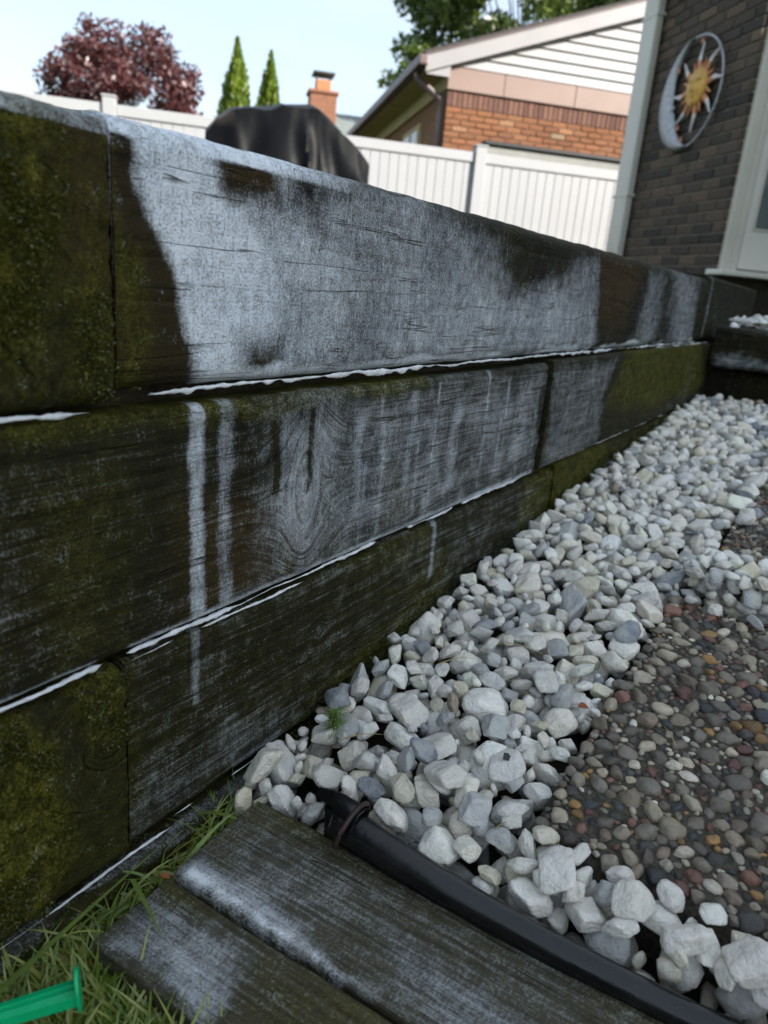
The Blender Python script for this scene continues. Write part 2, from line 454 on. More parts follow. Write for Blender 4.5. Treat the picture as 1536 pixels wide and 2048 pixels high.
def leaf_material(name, c1, c2, trans=0.35):
    m = NT(name); g = m.n('NewGeometry')
    r = g.outputs['Random Per Island']
    c = m.mix(r, c1, c2)
    d = m.n('BsdfDiffuse', c); t = m.n('BsdfTranslucent', m.mix(0.5, c, c2)); gl = m.n('BsdfGlossy'); gl.inputs['Roughness'].default_value = 0.4
    mx = m.n('MixShader', trans, d.outputs[0], t.outputs[0])
    mx2 = m.n('MixShader', 0.05, mx.outputs[0], gl.outputs[0])
    m.t.links.new(mx2.outputs[0], m.out.inputs[0])
    return m.m
M_MAPLE = leaf_material('purple_maple_leaf', (0.040, 0.013, 0.014), (0.145, 0.045, 0.042))
M_ARBOR = leaf_material('arborvitae_leaf', (0.06, 0.12, 0.008), (0.20, 0.26, 0.02))
M_GREENL = leaf_material('green_tree_leaf', (0.03, 0.07, 0.016), (0.14, 0.19, 0.035))
M_GRASS = leaf_material('grass_blade', (0.09, 0.19, 0.018), (0.33, 0.35, 0.08), 0.3)
M_STRAW = plain('straw', (0.30, 0.22, 0.09), 0.7, 0.2, 40)
M_BLADE = plain('fresh_grass_blade', (0.10, 0.15, 0.025), 0.5, 0.3, 30)
M_SEED = plain('seedling_needle', (0.11, 0.20, 0.025), 0.6, 0.3, 60)
M_LEAF = plain('green_leaf', (0.05, 0.12, 0.015), 0.4, 0.2, 40)
M_RUSTLEAF = plain('rust_leaf', (0.22, 0.06, 0.015), 0.7, 0.3, 80)

# ------------------------------------------------------------------ ground
def rects_mesh(name, rects, z):
    V = []; F = []
    for (x0, x1, y0, y1) in rects:
        b = len(V); V += [(x0, y0, z), (x1, y0, z), (x1, y1, z), (x0, y1, z)]; F.append((b, b + 1, b + 2, b + 3))
    return pymesh(name, V, F)
tag(link('lawn', rects_mesh('lawn', [(-250, -0.47, -250, 250), (-0.47, 250, 2.22, 250)], 0.385), M_LAWN), kind='structure')
tag(link('lower_yard', rects_mesh('lower_yard', [(-0.47, 250, -250, 2.22)], -0.09), M_LAWN), kind='structure')

M_BOUNCE_GROUND = plain('pale_bounce_ground', (0.52, 0.50, 0.46), 0.85, 0.12, 8, 0.002)
tag(link('bounce_ground', rects_mesh('bounce_ground', [(.60, 4.6, -3.5, 2.2)], .055), M_BOUNCE_GROUND), kind='structure')  # unseen pale ground added to bounce fill light onto wall and stones
def S_gravel(y):
    return np.interp(y, [.10, .25, .365, .43, .55, .694, .958, 1.4, 2.07, 3], [.012, .012, .012, .026, .048, .068, .096, .135, .188, .2])
def slab_z(y): return 0.052 + 0.0875 * (y - 0.43)

# soil under the gravel and grass: one gently sloping sheet
gx = np.linspace(-0.46, 1.2, 84); gy = np.linspace(-0.6, 2.2, 141)
GX, GY = np.meshgrid(gx, gy, indexing='ij')
GZ = S_gravel(GY) - 0.030 + 0.006 * (fbm(GX * 30, GY * 30, 3) - 0.5)
idx = np.arange(GX.size).reshape(GX.shape)
Fq = np.stack([idx[:-1, :-1], idx[1:, :-1], idx[1:, 1:], idx[:-1, 1:]], -1).reshape(-1, 4)
tag(link('soil', npmesh('soil', np.stack([GX, GY, GZ], -1).reshape(-1, 3), Fq), M_SOIL), kind='structure')

# ------------------------------------------------------------------ timber builder
XW = -0.34175
def timber(name, y0, y1, z0, z1, parent, depth=0.14, foam=None, moss=None, brown=None, thick=None, knots=(), endgrain=None,
           xface=0.0, rad=0.008, seed=1, hatch=0.6, grey=0.0, du=0.0025, dv=0.0025, rough=0.0012, top_foam_highlight=None, lump=0.0):
    """a sawn timber with its show face looking to +X; length along Y.  Masks are functions of (y, z) on the face."""
    nv = max(8, int((z1 - z0 - 2 * rad) / dv)); nu = max(12, int((y1 - y0) / du))
    if callable(du): pass
    prof = [(-depth, z0), (-depth * .5, z0)]
    for a in np.linspace(0, 90, 5): prof.append((-rad + rad * math.sin(math.radians(a)), z0 + rad - rad * math.cos(math.radians(a))))
    nface0 = len(prof)
    for t in np.linspace(0, 1, nv)[1:-1]: prof.append((0, z0 + rad + t * (z1 - z0 - 2 * rad)))
    for a in np.linspace(0, 90, 5): prof.append((-rad + rad * math.cos(math.radians(a)), z1 - rad + rad * math.sin(math.radians(a))))
    prof += [(-depth * .15, z1), (-depth * .5, z1), (-depth, z1)]
    prof = np.array(prof); npf = len(prof)
    us = np.linspace(y0, y1, nu)
    PX = np.repeat(prof[None, :, 0], nu, 0); PZ = np.repeat(prof[None, :, 1], nu, 0); PY = np.repeat(us[:, None], npf, 1)
    onface = np.where(PX > -(rad + .0025), 1.0, 0.12)
    # grain coordinate
    g = PZ + 0.006 * (fbm(PY * 7, PZ * 12, seed) - .5) + 0.25 * (PX)
    for (ku, kv, ru, rv) in knots:
        du_ = (PY - ku) / ru; dv_ = (PZ - kv) / rv; r2 = du_ ** 2 + dv_ ** 2 + 1e-9; r = np.sqrt(r2)
        r = r * (1 + 0.12 * (fbm(PY * 40, PZ * 40, seed + 9) - .5))
        inner = kv + 0.42 * rv * (r - 1) * 0.9
        outer = kv + (PZ - kv) * (1 - 1 / np.maximum(r2, 1))
        w = sstep(0.85, 1.15, r)
        g = np.where(r < 3.5, (inner * (1 - w) + (outer * w)) * sstep(3.5, 2.0, r) + g * (1 - sstep(3.5, 2.0, r)), g)
    if endgrain:
        cy, cz = endgrain; g = np.sqrt((PY - cy) ** 2 + (PZ - cz) ** 2) * 0.55 + 0.004 * fbm(PY * 30, PZ * 30, seed)
    z8 = np.zeros_like(PY)
    m_f = foam(PY, PZ) if foam else z8; m_m = moss(PY, PZ) if moss else z8; m_b = brown(PY, PZ) if brown else z8; m_t = thick(PY, PZ) if thick else z8
    m_f = m_f * onface; m_t = m_t * (PX > -0.0035)
    if top_foam_highlight is not None:
        edge = ((PZ > z1 - rad * 1.05) & (PX > -0.03)); m_f = np.where(edge, np.maximum(m_f, top_foam_highlight(PY)), m_f)  # pale upper-edge band; on the top course it paints sky light
    # relief: weathered grain, dents, worn arrises
    disp = rough * 1.6 * (fbm(PY * 25, g * 60, seed + 2) - .5) + rough * 0.9 * (fbm(PY * 12, g * 420, seed + 3, 3) - .5) + 0.004 * (fbm(PY * 3, PZ * 3, seed + 4, 2) - .5)
    disp = disp + lump * m_m * (fbm(PY * 160, PZ * 160, seed + 5, 3) - .25)
    disp = disp - 0.0010 * (np.abs(vn(PY * 2.0, g * 90, seed + 6) - .5) < .02) * (m_f < .9)
    arris = sstep(rad * 1.5, 0, np.minimum(PZ - z0, z1 - PZ)) * (PX > -0.03)
    disp = disp - arris * min(.004, rad * .5) * fbm(PY * 22, PZ * 5, seed + 7, 4)
    V = np.stack([PX + xface + XW + disp * (PX > -0.05), PY, PZ - arris * min(.0025, rad * .3) * np.sign(PZ - (z0 + z1) / 2) * fbm(PY * 30, PX * 3, seed + 8)], -1)
    idx = np.arange(nu * npf).reshape(nu, npf)
    F = np.stack([idx[:-1, :-1], idx[1:, :-1], idx[1:, 1:], idx[:-1, 1:]], -1).reshape(-1, 4)
    back = np.stack([idx[:-1, -1], idx[1:, -1], idx[1:, 0], idx[:-1, 0]], -1)
    # end caps: quads fan from profile to its mirrored pair
    caps = []
    for e, flip in ((0, False), (nu - 1, True)):
        h = npf // 2
        for k in range(h - 1):
            q = [idx[e, k], idx[e, k + 1], idx[e, npf - 2 - k], idx[e, npf - 1 - k]]
            if len(set(q)) == 4: caps.append(q[::-1] if flip else q)
    F = np.concatenate([F, back, np.array(caps)])
    me = npmesh(name, V.reshape(-1, 3), F)
    me.set_sharp_from_angle(angle=math.radians(38))
    for nme, val in (('grain', g), ('foam', m_f), ('moss', m_m), ('brown', m_b), ('thick', m_t), ('hatch', np.full(PY.shape, hatch)), ('grey', grey * onface)): attr(me, nme, val)
    return link(name, me, M_TIMBER, parent)

def layers(L, seed=0, base=0.0, warp=0.012, wf=18):
    """soft-edged painted shapes: list of (polygon, value, softness, mode)"""
    def fn(y, z):
        wy = y + warp * (fbm(y * wf, z * wf, seed + 20, 4) - .5) * 2; wz = z + warp * (fbm(y * wf, z * wf, seed + 40, 4) - .5) * 2
        v = np.full(y.shape, float(base)) if not callable(base) else base(y, z)
        for poly, val, soft, *ex in L:
            if ex and ex[0] != 1: d = poly_sd(wy * ex[0], wz, [(p_[0] * ex[0], p_[1]) for p_ in poly])
            else: d = poly_sd(wy, wz, poly) if not ex else poly_sd(y + 0.006 * (fbm(y * 20, z * 26, seed + 3) - .5) + .004 * (fbm(y * 300, z * 90, seed + 4, 3) - .5), z, poly)
            k = sstep(-soft, soft, d)
            v = v * (1 - k) + val * k
        return v
    return fn

wall = empty('retaining_wall', (0, 0, 0))
tag(wall, 'dark mossy timber retaining wall streaked with white cleaning foam', 'retaining wall')

F1 = [(.266, .480), (.33, .482), (.34, .472), (.339, .439), (.374, .428), (.402, .388), (.394, .341), (.386, .322), (.328, .322), (.317, .359), (.298, .396), (.283, .429), (.272, .452)]
F2 = [(.36, .443), (.434, .470), (.654, .480), (1.09, .49), (1.12, .434), (1.139, .32), (.659, .32), (.379, .32), (.386, .388)]
D1 = [(.338, .471), (.384, .474), (.392, .451), (.364, .443), (.34, .448)]
D2 = [(.406, .474), (.456, .474), (.441, .442), (.413, .445)]
D3 = [(.368, .358), (.404, .347), (.4, .326), (.368, .325)]
D4 = [(.72, .482), (1.06, .484), (.985, .448), (.90, .432), (.82, .420), (.76, .440)]
D5 = [(1.08, .475), (1.33, .473), (1.30, .413), (1.27, .363), (1.13, .379)]
F3 = [(.966, .46), (1.05, .459), (1.116, .338), (1.015, .337)]
F4 = [(1.36, .465), (1.46, .454), (1.507, .333), (1.38, .335)]
F5 = [(1.569, .475), (1.80, .475), (1.90, .330), (1.62, .330)]
ALL1 = [(.25, .3), (2, .3), (2, .5), (.25, .5)]
foam1 = layers([(F2, .70, .035), ([(.40, .44), (.62, .46), (.64, .42), (.45, .42)], .62, .03), ([(.40, .40), (.50, .40), (.52, .35), (.41, .35)], .62, .03), ([(.33, .48), (.45, .47), (.46, .33), (.37, .32)], .78, .03), (F1, .97, .010), (D1, .12, .018), (D2, .44, .022), (D3, .42, .016), (D4, .14, .036, .22), (D5, .08, .030, .30),
                (F3, .62, .020, .35), (F4, .62, .024, .25), (F5, .60, .024, .25), ([(1.88, .3), (2.0, .3), (2.0, .5), (1.88, .5)], .15, .02),
                ([(.29, .336), (1.3, .338), (1.9, .342), (1.9, .32), (.29, .32)], .95, .003)], 3, base=lambda y, z: .12 + .25 * sstep(1.1, 1.2, y), warp=.016, wf=15)
brown1 = layers([(D5, .9, .03), (D1, .7, .015), (D3, .6, .01), ([(.25, .3), (.33, .3), (.31, .40), (.27, .48), (.25, .48)], .35, .01)], 5)
moss1 = layers([([(.262, .415), (.277, .406), (.284, .374), (.275, .33), (.262, .33)], .75, .01), ([(.262, .46), (.268, .46), (.268, .33), (.262, .33)], .6, .006)], 6)
c1 = timber('timber', .262, 1.935, .332, .4785, wall, hatch=.12, rad=.011, foam=foam1, brown=brown1, moss=moss1, seed=11, top_foam_highlight=lambda y: .95 * sstep(.62, .30, y) + .2 * (y > .3), rough=.0012)  # upper arris tinted pale for the sky light on it
c1['label'] = 'long top timber with dense white foam at its left end'
# butt end of the tie-back timber in the top course
mossC1 = layers([([(.10, .48), (.226, .48), (.224, .416), (.214, .36), (.10, .33)], .85, .012), ([(.232, .40), (.258, .41), (.258, .33), (.235, .33)], .6, .012)], 8, base=.28)
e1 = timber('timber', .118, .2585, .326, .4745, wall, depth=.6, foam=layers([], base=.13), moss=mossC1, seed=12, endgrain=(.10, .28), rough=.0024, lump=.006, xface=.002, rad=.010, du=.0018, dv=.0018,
            brown=layers([([(.225, .46), (.257, .47), (.257, .40), (.23, .40)], .6, .02)], 2), top_foam_highlight=lambda y: .62 + 0 * y)  # pale upper arris painted as sky-lit
e1['label'] = 'mossy butt end of a tie-back timber in the top course'
c1b = timber('timber', 1.943, 2.86, .335, .488, wall, foam=layers([([(1.98, .5), (2.02, .5), (2.03, .3), (1.99, .3)], .5, .01), ([(2.1, .42), (2.4, .42), (2.4, .3), (2.1, .3)], .4, .05)], 9, base=.16), seed=13, du=.006, dv=.004, xface=-.004)
c1b['label'] = 'dark far timber of the top course beyond the step'

# second course
S1 = [(.315, .33), (.326, .33), (.326, .293), (.324, .238), (.326, .160), (.315, .160), (.313, .241), (.313, .294)]
S2_ = [(.341, .33), (.356, .33), (.352, .289), (.348, .254), (.352, .160), (.338, .160), (.338, .256), (.338, .291)]
S3 = [(.399, .301), (.406, .300), (.405, .200), (.401, .199)]
A2 = [(.407, .315), (.662, .317), (.707, .174), (.504, .168), (.434, .175), (.397, .244)]
A2b = [(.662, .317), (.915, .324), (.928, .172), (.707, .170)]
_dr = np.random.default_rng(77); DRIPS = []
for _k in range(20):
    _y = float(_dr.uniform(.40, .92)); _w = float(_dr.uniform(.0010, .0026)) * (.6 + _y); _t = float(_dr.uniform(.26, .325)); _b = float(max(.172, _t - _dr.uniform(.04, .14)))
    DRIPS.append(([(_y - _w, _t), (_y + _w, _t), (_y + _w * .6, _b), (_y - _w * .6, _b)], float(_dr.uniform(.55, .76)), .0018 * (.6 + _y), 1))
foam2 = layers([([(.355, .33), (.47, .33), (.47, .17), (.36, .17)], .50, .05), (A2, .59, .045), (A2b, .56, .045), ([(.41, .29), (.455, .29), (.455, .21), (.41, .21)], .68, .03), ([(.16, .30), (.23, .30), (.21, .18), (.16, .18)], .40, .03),
                ([(.27, .21), (.31, .21), (.31, .17), (.27, .17)], .40, .02), (S1, .80, .0026, 1), (S2_, .64, .0036, 1), (S3, .64, .002, 1),
                ([(.441, .235), (.448, .235), (.447, .17), (.440, .17)], .60, .0015, 1), ([(.425, .21), (.431, .21), (.431, .17), (.425, .17)], .60, .0015, 1),
                ([(.62, .24), (.632, .24), (.632, .17), (.622, .17)], .62, .003, 1), ([(.54, .29), (.552, .28), (.548, .24), (.536, .25)], .62, .004), ([(.76, .27), (.80, .27), (.80, .20), (.77, .20)], .60, .012),
                ([(.15, .1765), (.24, .1765), (.24, .16), (.15, .16)], .95, .0025, 1), ([(.262, .1775), (.92, .181), (.92, .16), (.262, .16)], .92, .0025, 1), ([(.50, .30), (.515, .30), (.512, .21), (.498, .21)], .74, .006), ([(.58, .31), (.59, .31), (.588, .22), (.578, .22)], .72, .004), ([(.67, .30), (.69, .30), (.69, .20), (.67, .20)], .68, .006), ([(.84, .30), (.88, .30), (.87, .21), (.83, .21)], .66, .012), ([(.39, .305), (.398, .305), (.401, .25), (.395, .25)], .30, .004, 1), ([(.433, .31), (.438, .31), (.437, .245), (.433, .245)], .32, .003, 1)] + DRIPS, 13, base=.36)
brown2 = layers([([(.307, .262), (.43, .233), (.428, .174), (.311, .178)], .85, .02), ([(.10, .26), (.24, .26), (.24, .2), (.1, .2)], .15, .03)], 14)
moss2 = layers([([(.18, .33), (.47, .33), (.47, .315), (.20, .312)], .75, .006), ([(.47, .33), (.62, .33), (.62, .312), (.48, .31)], .8, .006), ([(.455, .24), (.47, .25), (.475, .17), (.45, .17)], .45, .008), ([(.56, .25), (.60, .25), (.60, .19), (.55, .19)], .6, .015),
                ([(.20, .30), (.26, .30), (.26, .17), (.22, .17)], .35, .02), ([(.41, .206), (.422, .206), (.42, .175), (.412, .175)], .8, .004)], 15, base=.08)
c2 = timber('timber', -.35, .928, .172, .3235, wall, hatch=.75, foam=foam2, brown=brown2, moss=moss2, knots=[(.432, .248, .020, .045)], seed=21, xface=.004, rad=.006, rough=.0011)
c2['label'] = 'long second-course timber with a large knot and two foam runs'
foam2b = layers([([(.93, .33), (1.26, .33), (1.204, .251), (1.206, .16), (.93, .16)], .54, .03), ([(1.55, .22), (2.05, .26), (2.05, .18), (1.55, .16)], .40, .03), ([(1.75, .33), (1.95, .33), (2.0, .2), (1.85, .2)], .40, .03)], 16, base=.12)
moss2b = layers([([(1.305, .34), (1.937, .34), (2.1, .215), (1.562, .205), (1.209, .242)], .95, .02)], 17, base=.10)
c2b = timber('timber', .934, 2.85, .178, .327, wall, foam=foam2b, moss=moss2b, seed=22, xface=.009, rad=.004, du=.004, rough=.0008)
c2b['label'] = 'second-course timber with a bright green algae patch'

# third course
A3 = [(.263, .137), (.351, .116), (.468, .1), (.417, .048), (.261, .061)]
foam3 = layers([([(.27, .075), (.40, .06), (.44, .04), (.26, .02)], .50, .03), ([(.55, .16), (.95, .16), (.95, .08), (.7, .08)], .46, .03),
                ([(.317, .18), (.325, .18), (.324, .106), (.318, .106)], .62, .0022, 1), ([(.343, .18), (.350, .18), (.349, .09), (.345, .09)], .44, .0022, 1),
                ([(.657, .18), (.667, .18), (.668, .099), (.660, .099)], .74, .0025, 1), ([(.36, .032), (.42, .034), (.42, .020), (.36, .018)], .66, .005)], 23, base=.40)
moss3 = layers([([(.40, -.02), (.419, .022), (.474, .048), (.694, .086), (.72, .02), (.7, -.05)], .95, .010), ([(.62, .11), (.70, .13), (.72, .07), (.60, .07)], .5, .02), ([(.90, .09), (.925, .18), (1.3, .18), (1.1, .08)], .9, .012),
                ([(.26, .165), (.275, .16), (.275, .05), (.26, .05)], .5, .01), ([(.5, .17), (.66, .172), (.66, .13), (.55, .14)], .5, .015)], 24, base=.16)
c3 = timber('timber', .262, 1.02, .021, .166, wall, hatch=1.0, foam=foam3, moss=moss3, knots=[(.465, .111, .006, .007)], seed=31, xface=.000, rad=.006)
c3['label'] = 'third-course timber with fine diagonal foam streaks above the gravel'
c3b = timber('timber', 1.024, 2.85, .021, .174, wall, foam=layers([], base=.22), moss=layers([([(1.0, .2), (1.28, .2), (1.25, .05), (1.0, .05)], .9, .02)], 25, base=.3), seed=32, xface=.004, du=.005)
c3b['label'] = 'third-course timber almost buried by the far gravel'
mossC3 = layers([([(.08, .17), (.190, .165), (.212, .135), (.214, .054), (.195, .012), (.10, .0)], .95, .008), ([(.227, .165), (.262, .165), (.262, .11), (.238, .113)], .85, .008)], 26, base=.20)
e3 = timber('timber', .112, .258, .018, .164, wall, depth=.6, foam=layers([([(.21, .15), (.24, .13), (.24, .06), (.215, .06)], .36, .02)], 5, base=.20), moss=mossC3, seed=33, endgrain=(.245, .115), rough=.0022, lump=.005, xface=.003, rad=.008, du=.0018, dv=.0018)
e3['label'] = 'butt end of a tie-back timber with yellow-green moss'
# base course
c4 = timber('timber', -.35, 1.6, -.13, .014, wall, foam=layers([([(.10, .02), (.40, .02), (.40, .008), (.10, .007)], .50, .003)], 27, base=.10), moss=layers([([(.10, .0), (.45, .0), (.45, -.1), (.10, -.1)], .75, .012)], 28, base=.2), seed=34, xface=.010, rad=.010, top_foam_highlight=lambda y: .30 * sstep(.42, .36, y))
c4['label'] = 'mossy base timber sunk in the soil'

link('backfill', box_mesh('backfill', -.47, -.365, -.3, 2.84, -.1, .455), M_SOIL, wall)
# ------------------------------------------------------------------ foam beads on the wall joints
def foam_bead(y0, y1, z, r, parent, x=0.004, seed=1, drip=0.0, step=0.002, gaps=None, zs=None):
    ys = np.arange(y0, y1, step); n = len(ys); ns = 10
    r = r * .36
    rr = r * (0.25 + 1.5 * fbm(ys * 110, ys * 0, seed, 5)) * sstep(0, .02, ys - y0) * sstep(0, .02, y1 - ys)
    rr = rr * (0.18 + 0.82 * sstep(.30, .58, fbm(ys * 16, ys * 0 + 3, seed + 3, 2)))
    if gaps:
        for a, b in gaps: rr = rr * (1 - sstep(a - .006, a, ys) * sstep(b + .006, b, ys))
    zz = np.interp(ys, *zs) if zs else np.full(n, z)
    zz = zz + 0.0016 * (fbm(ys * 30, ys * 0 + 7, seed + 1) - .5) * 2
    dr = .55 * drip * np.maximum(0, vn(ys * 95, ys * 0 + 5, seed + 2) - .35) * sstep(.3, .6, fbm(ys * 8, ys * 0 + 9, seed + 5, 2))
    V = []
    for k in range(ns):
        a = 2 * math.pi * k / ns
        ca, sa_ = math.cos(a), math.sin(a)
        zoff = rr * sa_ * 0.9 - (dr if sa_ < -0.5 else 0)
        lm = 1 + 1.3 * (fbm(ys * 260, ys * 0 + k * 1.7, seed + 6, 3) - .5)
        V.append(np.stack([XW + x - .0008 + rr * ca * lm, ys + 0.0012 * (vn(ys * 300, ys * 0 + k, seed + 8) - .5), zz + zoff * lm], -1))
    V = np.stack(V, 1).reshape(-1, 3)
    idx = np.arange(n * ns).reshape(n, ns); nx = np.roll(idx, -1, 1)
    F = np.stack([idx[:-1], nx[:-1], nx[1:], idx[1:]], -1).reshape(-1, 4)
    return link('foam_bead', npmesh('foam_bead', V, F), M_FOAM, parent)
foam_bead(.285, 1.92, .3325, .0034, c1, x=-.001, seed=51, drip=.009)
foam_bead(.14, .245, .3255, .0042, c2, x=.000, seed=52)
foam_bead(.15, .95, .1705, .0040, c2, x=.002, seed=53, zs=([.15, .95], [.1700, .1750]), gaps=[(.245, .262), (.545, .60), (.70, .72)])
foam_bead(.262, .44, .1655, .0028, c3, x=.002, seed=56, gaps=[(.30, .325)])
foam_bead(.94, 1.7, .1785, .0022, c2b, x=.006, seed=54)
foam_bead(.30, .42, .020, .0026, c3, x=.000, seed=55, gaps=[(.32, .36)])
foam_bead(.12, .30, .0155, .0026, c4, x=.002, seed=57)
foam_bead(1.5, 2.06, .3285, .0036, c2b, x=.004, seed=58)

# moss tufts where the far gravel meets the wall
def moss_clump(name, pts, parent, seed):
    r = np.random.default_rng(seed); V = []; F = []
    for (y, z, s) in pts:
        for k in range(90):
            d = r.normal(size=3); d[0] = abs(d[0]); d /= np.linalg.norm(d)
            c = np.array([XW + .004, y, z]) + d * s * np.array([.8, 1.2, .8]) * r.random() ** .4
            t = np.cross(d, r.normal(size=3)); t /= np.linalg.norm(t); b = len(V)
            V += [c - t * .0012, c + t * .0012, c + d * .005]; F.append((b, b + 1, b + 2))
    return link(name, pymesh(name, V, F), M_MOSS, parent)
M_MOSS = leaf_material('moss_tuft', (0.016, 0.021, 0.004), (0.13, 0.13, 0.018), 0.2)
def moss_field(y0, y1, z0, z1, fn, n, parent, seed, x=.003):
    r = np.random.default_rng(seed); ys = r.uniform(y0, y1, n); zs = r.uniform(z0, z1, n); mk = fn(ys, zs) * sstep(.42, .60, fbm(ys * 55, zs * 55, seed + 2, 4))
    keep = r.random(n) < np.clip((mk - .35) * 1.5, 0, 1); ys, zs = ys[keep], zs[keep]; m_ = len(ys)
    d = r.normal(size=(m_, 3)); d[:, 0] = np.abs(d[:, 0]) + .5; d[:, 2] += .5; d /= np.linalg.norm(d, axis=1)[:, None]
    t = np.cross(d, r.normal(size=(m_, 3))); t /= np.linalg.norm(t, axis=1)[:, None]
    hgt = .0035 * fbm(ys * 55, zs * 55, seed + 2, 4)
    P = np.stack([np.full(m_, XW + x) + hgt, ys, zs], -1); L = r.uniform(.0008, .0022, m_)[:, None]
    V = np.stack([P - t * L * .4, P + t * L * .4, P + d * L], 1).reshape(-1, 3)
    tag(link('moss', npmesh('moss', V, np.arange(m_ * 3).reshape(-1, 3), False), M_MOSS, parent), kind='stuff')
moss_field(.165, .2585, .33, .464, mossC1, 34000, e1, 5)
moss_field(.155, .258, .02, .165, mossC3, 34000, e3, 6, .004)
moss_field(.262, .285, .335, .42, moss1, 3000, c1, 7, .001)
moss_field(.18, .62, .310, .318, moss2, 4000, c2, 8, .005)
moss_field(.38, .72, .0, .09, moss3, 14000, c3, 9, .001)
moss_clump('moss', [(1.25, .135, .014), (1.32, .14, .018), (1.45, .15, .018), (1.52, .155, .022), (1.6, .165, .018), (1.68, .17, .016)], wall, 3)

# ------------------------------------------------------------------ rocks
def ico(sub):
    bm = bmesh.new(); bmesh.ops.create_icosphere(bm, subdivisions=sub, radius=1)
    V = np.array([v.co[:] for v in bm.verts]); F = np.array([[v.index for v in f.verts] for f in bm.faces]); bm.free()
    V /= np.linalg.norm(V, axis=1)[:, None]
    return V, F
ICO = {k: ico(k) for k in (2, 3, 4)}
def rock_radius(dirs, seed, npl=12, p=16.0, lo=.72, hi=1.12):
    r = np.random.default_rng(seed)
    nrm = r.normal(size=(npl, 3)); nrm /= np.linalg.norm(nrm, axis=1)[:, None]
    nrm = np.concatenate([nrm, -nrm[: npl // 2]])      # roughly opposed facets close the shape
    dist = r.uniform(lo, hi, len(nrm))
    q = np.maximum(dirs @ nrm.T, 0.0) / dist
    return (np.sum(q ** p, 1) + 0.62 ** p) ** (-1 / p)
def rock_verts(sub, seed, axes, p=16.0, rough=.03, npl=8, lo=.72, hi=1.12):
    d, F = ICO[sub]
    r = rock_radius(d, seed, npl, p, lo, hi)
    ph = np.random.default_rng(seed + 999).uniform(0, 6.28, (7, 4)); fr = np.random.default_rng(seed + 77).normal(size=(7, 3)) * 3.4
    w = sum(np.sin(d @ fr[k] * (1 + k * .55) + ph[k, 0]) / (1 + k * .6) for k in range(7))
    r = r * (1 + rough * w)
    chip = rock_radius(d, seed + 4000, 26, p * 1.2, .98, 1.10); r = np.minimum(r, chip * (1.05 if p > 20 else 1.2) * np.median(r) * 1.12)
    V = d * r[:, None] * np.array(axes)
    return V / np.abs(V).max(), F

NPROTO = 26
PR = []   # (verts3, faces3, mesh4)
for i in range(NPROTO):
    r_ = np.random.default_rng(100 + i)
    ax = (1.0, r_.uniform(.62, .92), r_.uniform(.42, .74))
    pp = r_.uniform(30, 64); rg = r_.uniform(.012, .024)
    V3, F3 = rock_verts(3, 300 + i, ax, pp, rg)
    V4, F4_ = rock_verts(4, 300 + i, ax, pp, rg)
    V2, F2_ = rock_verts(2, 300 + i, ax, pp, rg)
    me = npmesh('stone', V4, F4_); me.materials.append(M_STONE)
    PR.append((V3, F3, me, V2, F2_, ax))

# ------------------------------------------------------------------ gravel: drop stones onto a height map
CELL = 0.0035
HX0, HX1, HY0, HY1 = -0.36, 0.16, 0.16, 2.12
nx_, ny_ = int((HX1 - HX0) / CELL) + 1, int((HY1 - HY0) / CELL) + 1
hx = HX0 + np.arange(nx_) * CELL; hy = HY0 + np.arange(ny_) * CELL
HXX, HYY = np.meshgrid(hx, hy, indexing='ij')
H = S_gravel(HYY) - 0.030
SLAB1 = (-.118, .42, .425, .845)     # x0,x1,y0,y1
SLAB2 = (-.100, .55, .925, 1.60)
for sl in (SLAB1, SLAB2):
    ins = (HXX > sl[0]) & (HXX < sl[1]) & (HYY > sl[2]) & (HYY < sl[3])
    H = np.where(ins, slab_z(HYY), H)
H = np.where(HXX < XW + 0.006, 9.0, H)
pipe_y = lambda x: np.interp(x, [-.25, -.15, -.07, 0.0, .06, .2], [.357, .3535, .3565, .362, .370, .392])
tim_back = lambda x: .348 + .045 * (x + .30)
H = np.where((HXX > -.245) & (HYY < pipe_y(HXX) + .012) & (HYY > .30), 9.0, H)
H = np.where((HXX > -.306) & (HYY < tim_back(HXX) + .001) & (HYY > .10), 9.0, H)
H0 = H.copy()
IDMAP = np.full(H.shape, -1, np.int32)
stones = []
def in_bed(x, y, sz=.01):
    if y < .20 or y > 2.07 or x < XW + .012: return False
    if y < .365 and x > -.30 and x < -.245: return False
    if y < .345 and x < -.30: return random.random() < .0
    if x > -.245 and y < float(pipe_y(x)) + .010: return False
    for k, sl in enumerate((SLAB1, SLAB2)):
        if sl[2] - .55 * sz < y < sl[3] + .3 * sz and x > sl[0] - .55 * sz:
            if k == 1 and y > 1.02:      # gravel has spilled over the far slab
                if x < -.112 + (y - 1.05) * .16 + .02 * math.sin(y * 23): continue
            if k == 0 and y > .80 and random.random() < .25 and x < .02: continue
            return False
    return True
def rand_rot(r, flat=.55):
    q = Euler((r.normal(0, flat), r.normal(0, flat), r.uniform(0, 6.28))).to_matrix()
    return np.array(q)
def footprint(pi, size, R):
    V = PR[pi][0] @ R.T * size
    ii = np.round(V[:, 0] / CELL).astype(int); jj = np.round(V[:, 1] / CELL).astype(int)
    i0, j0 = ii.min(), jj.min(); w, h = ii.max() - i0 + 1, jj.max() - j0 + 1
    bot = np.full(w * h, 1e9); top = np.full(w * h, -1e9); k = (ii - i0) * h + (jj - j0)
    np.minimum.at(bot, k, V[:, 2]); np.maximum.at(top, k, V[:, 2])
    return i0, j0, w, h, bot.reshape(w, h), top.reshape(w, h)
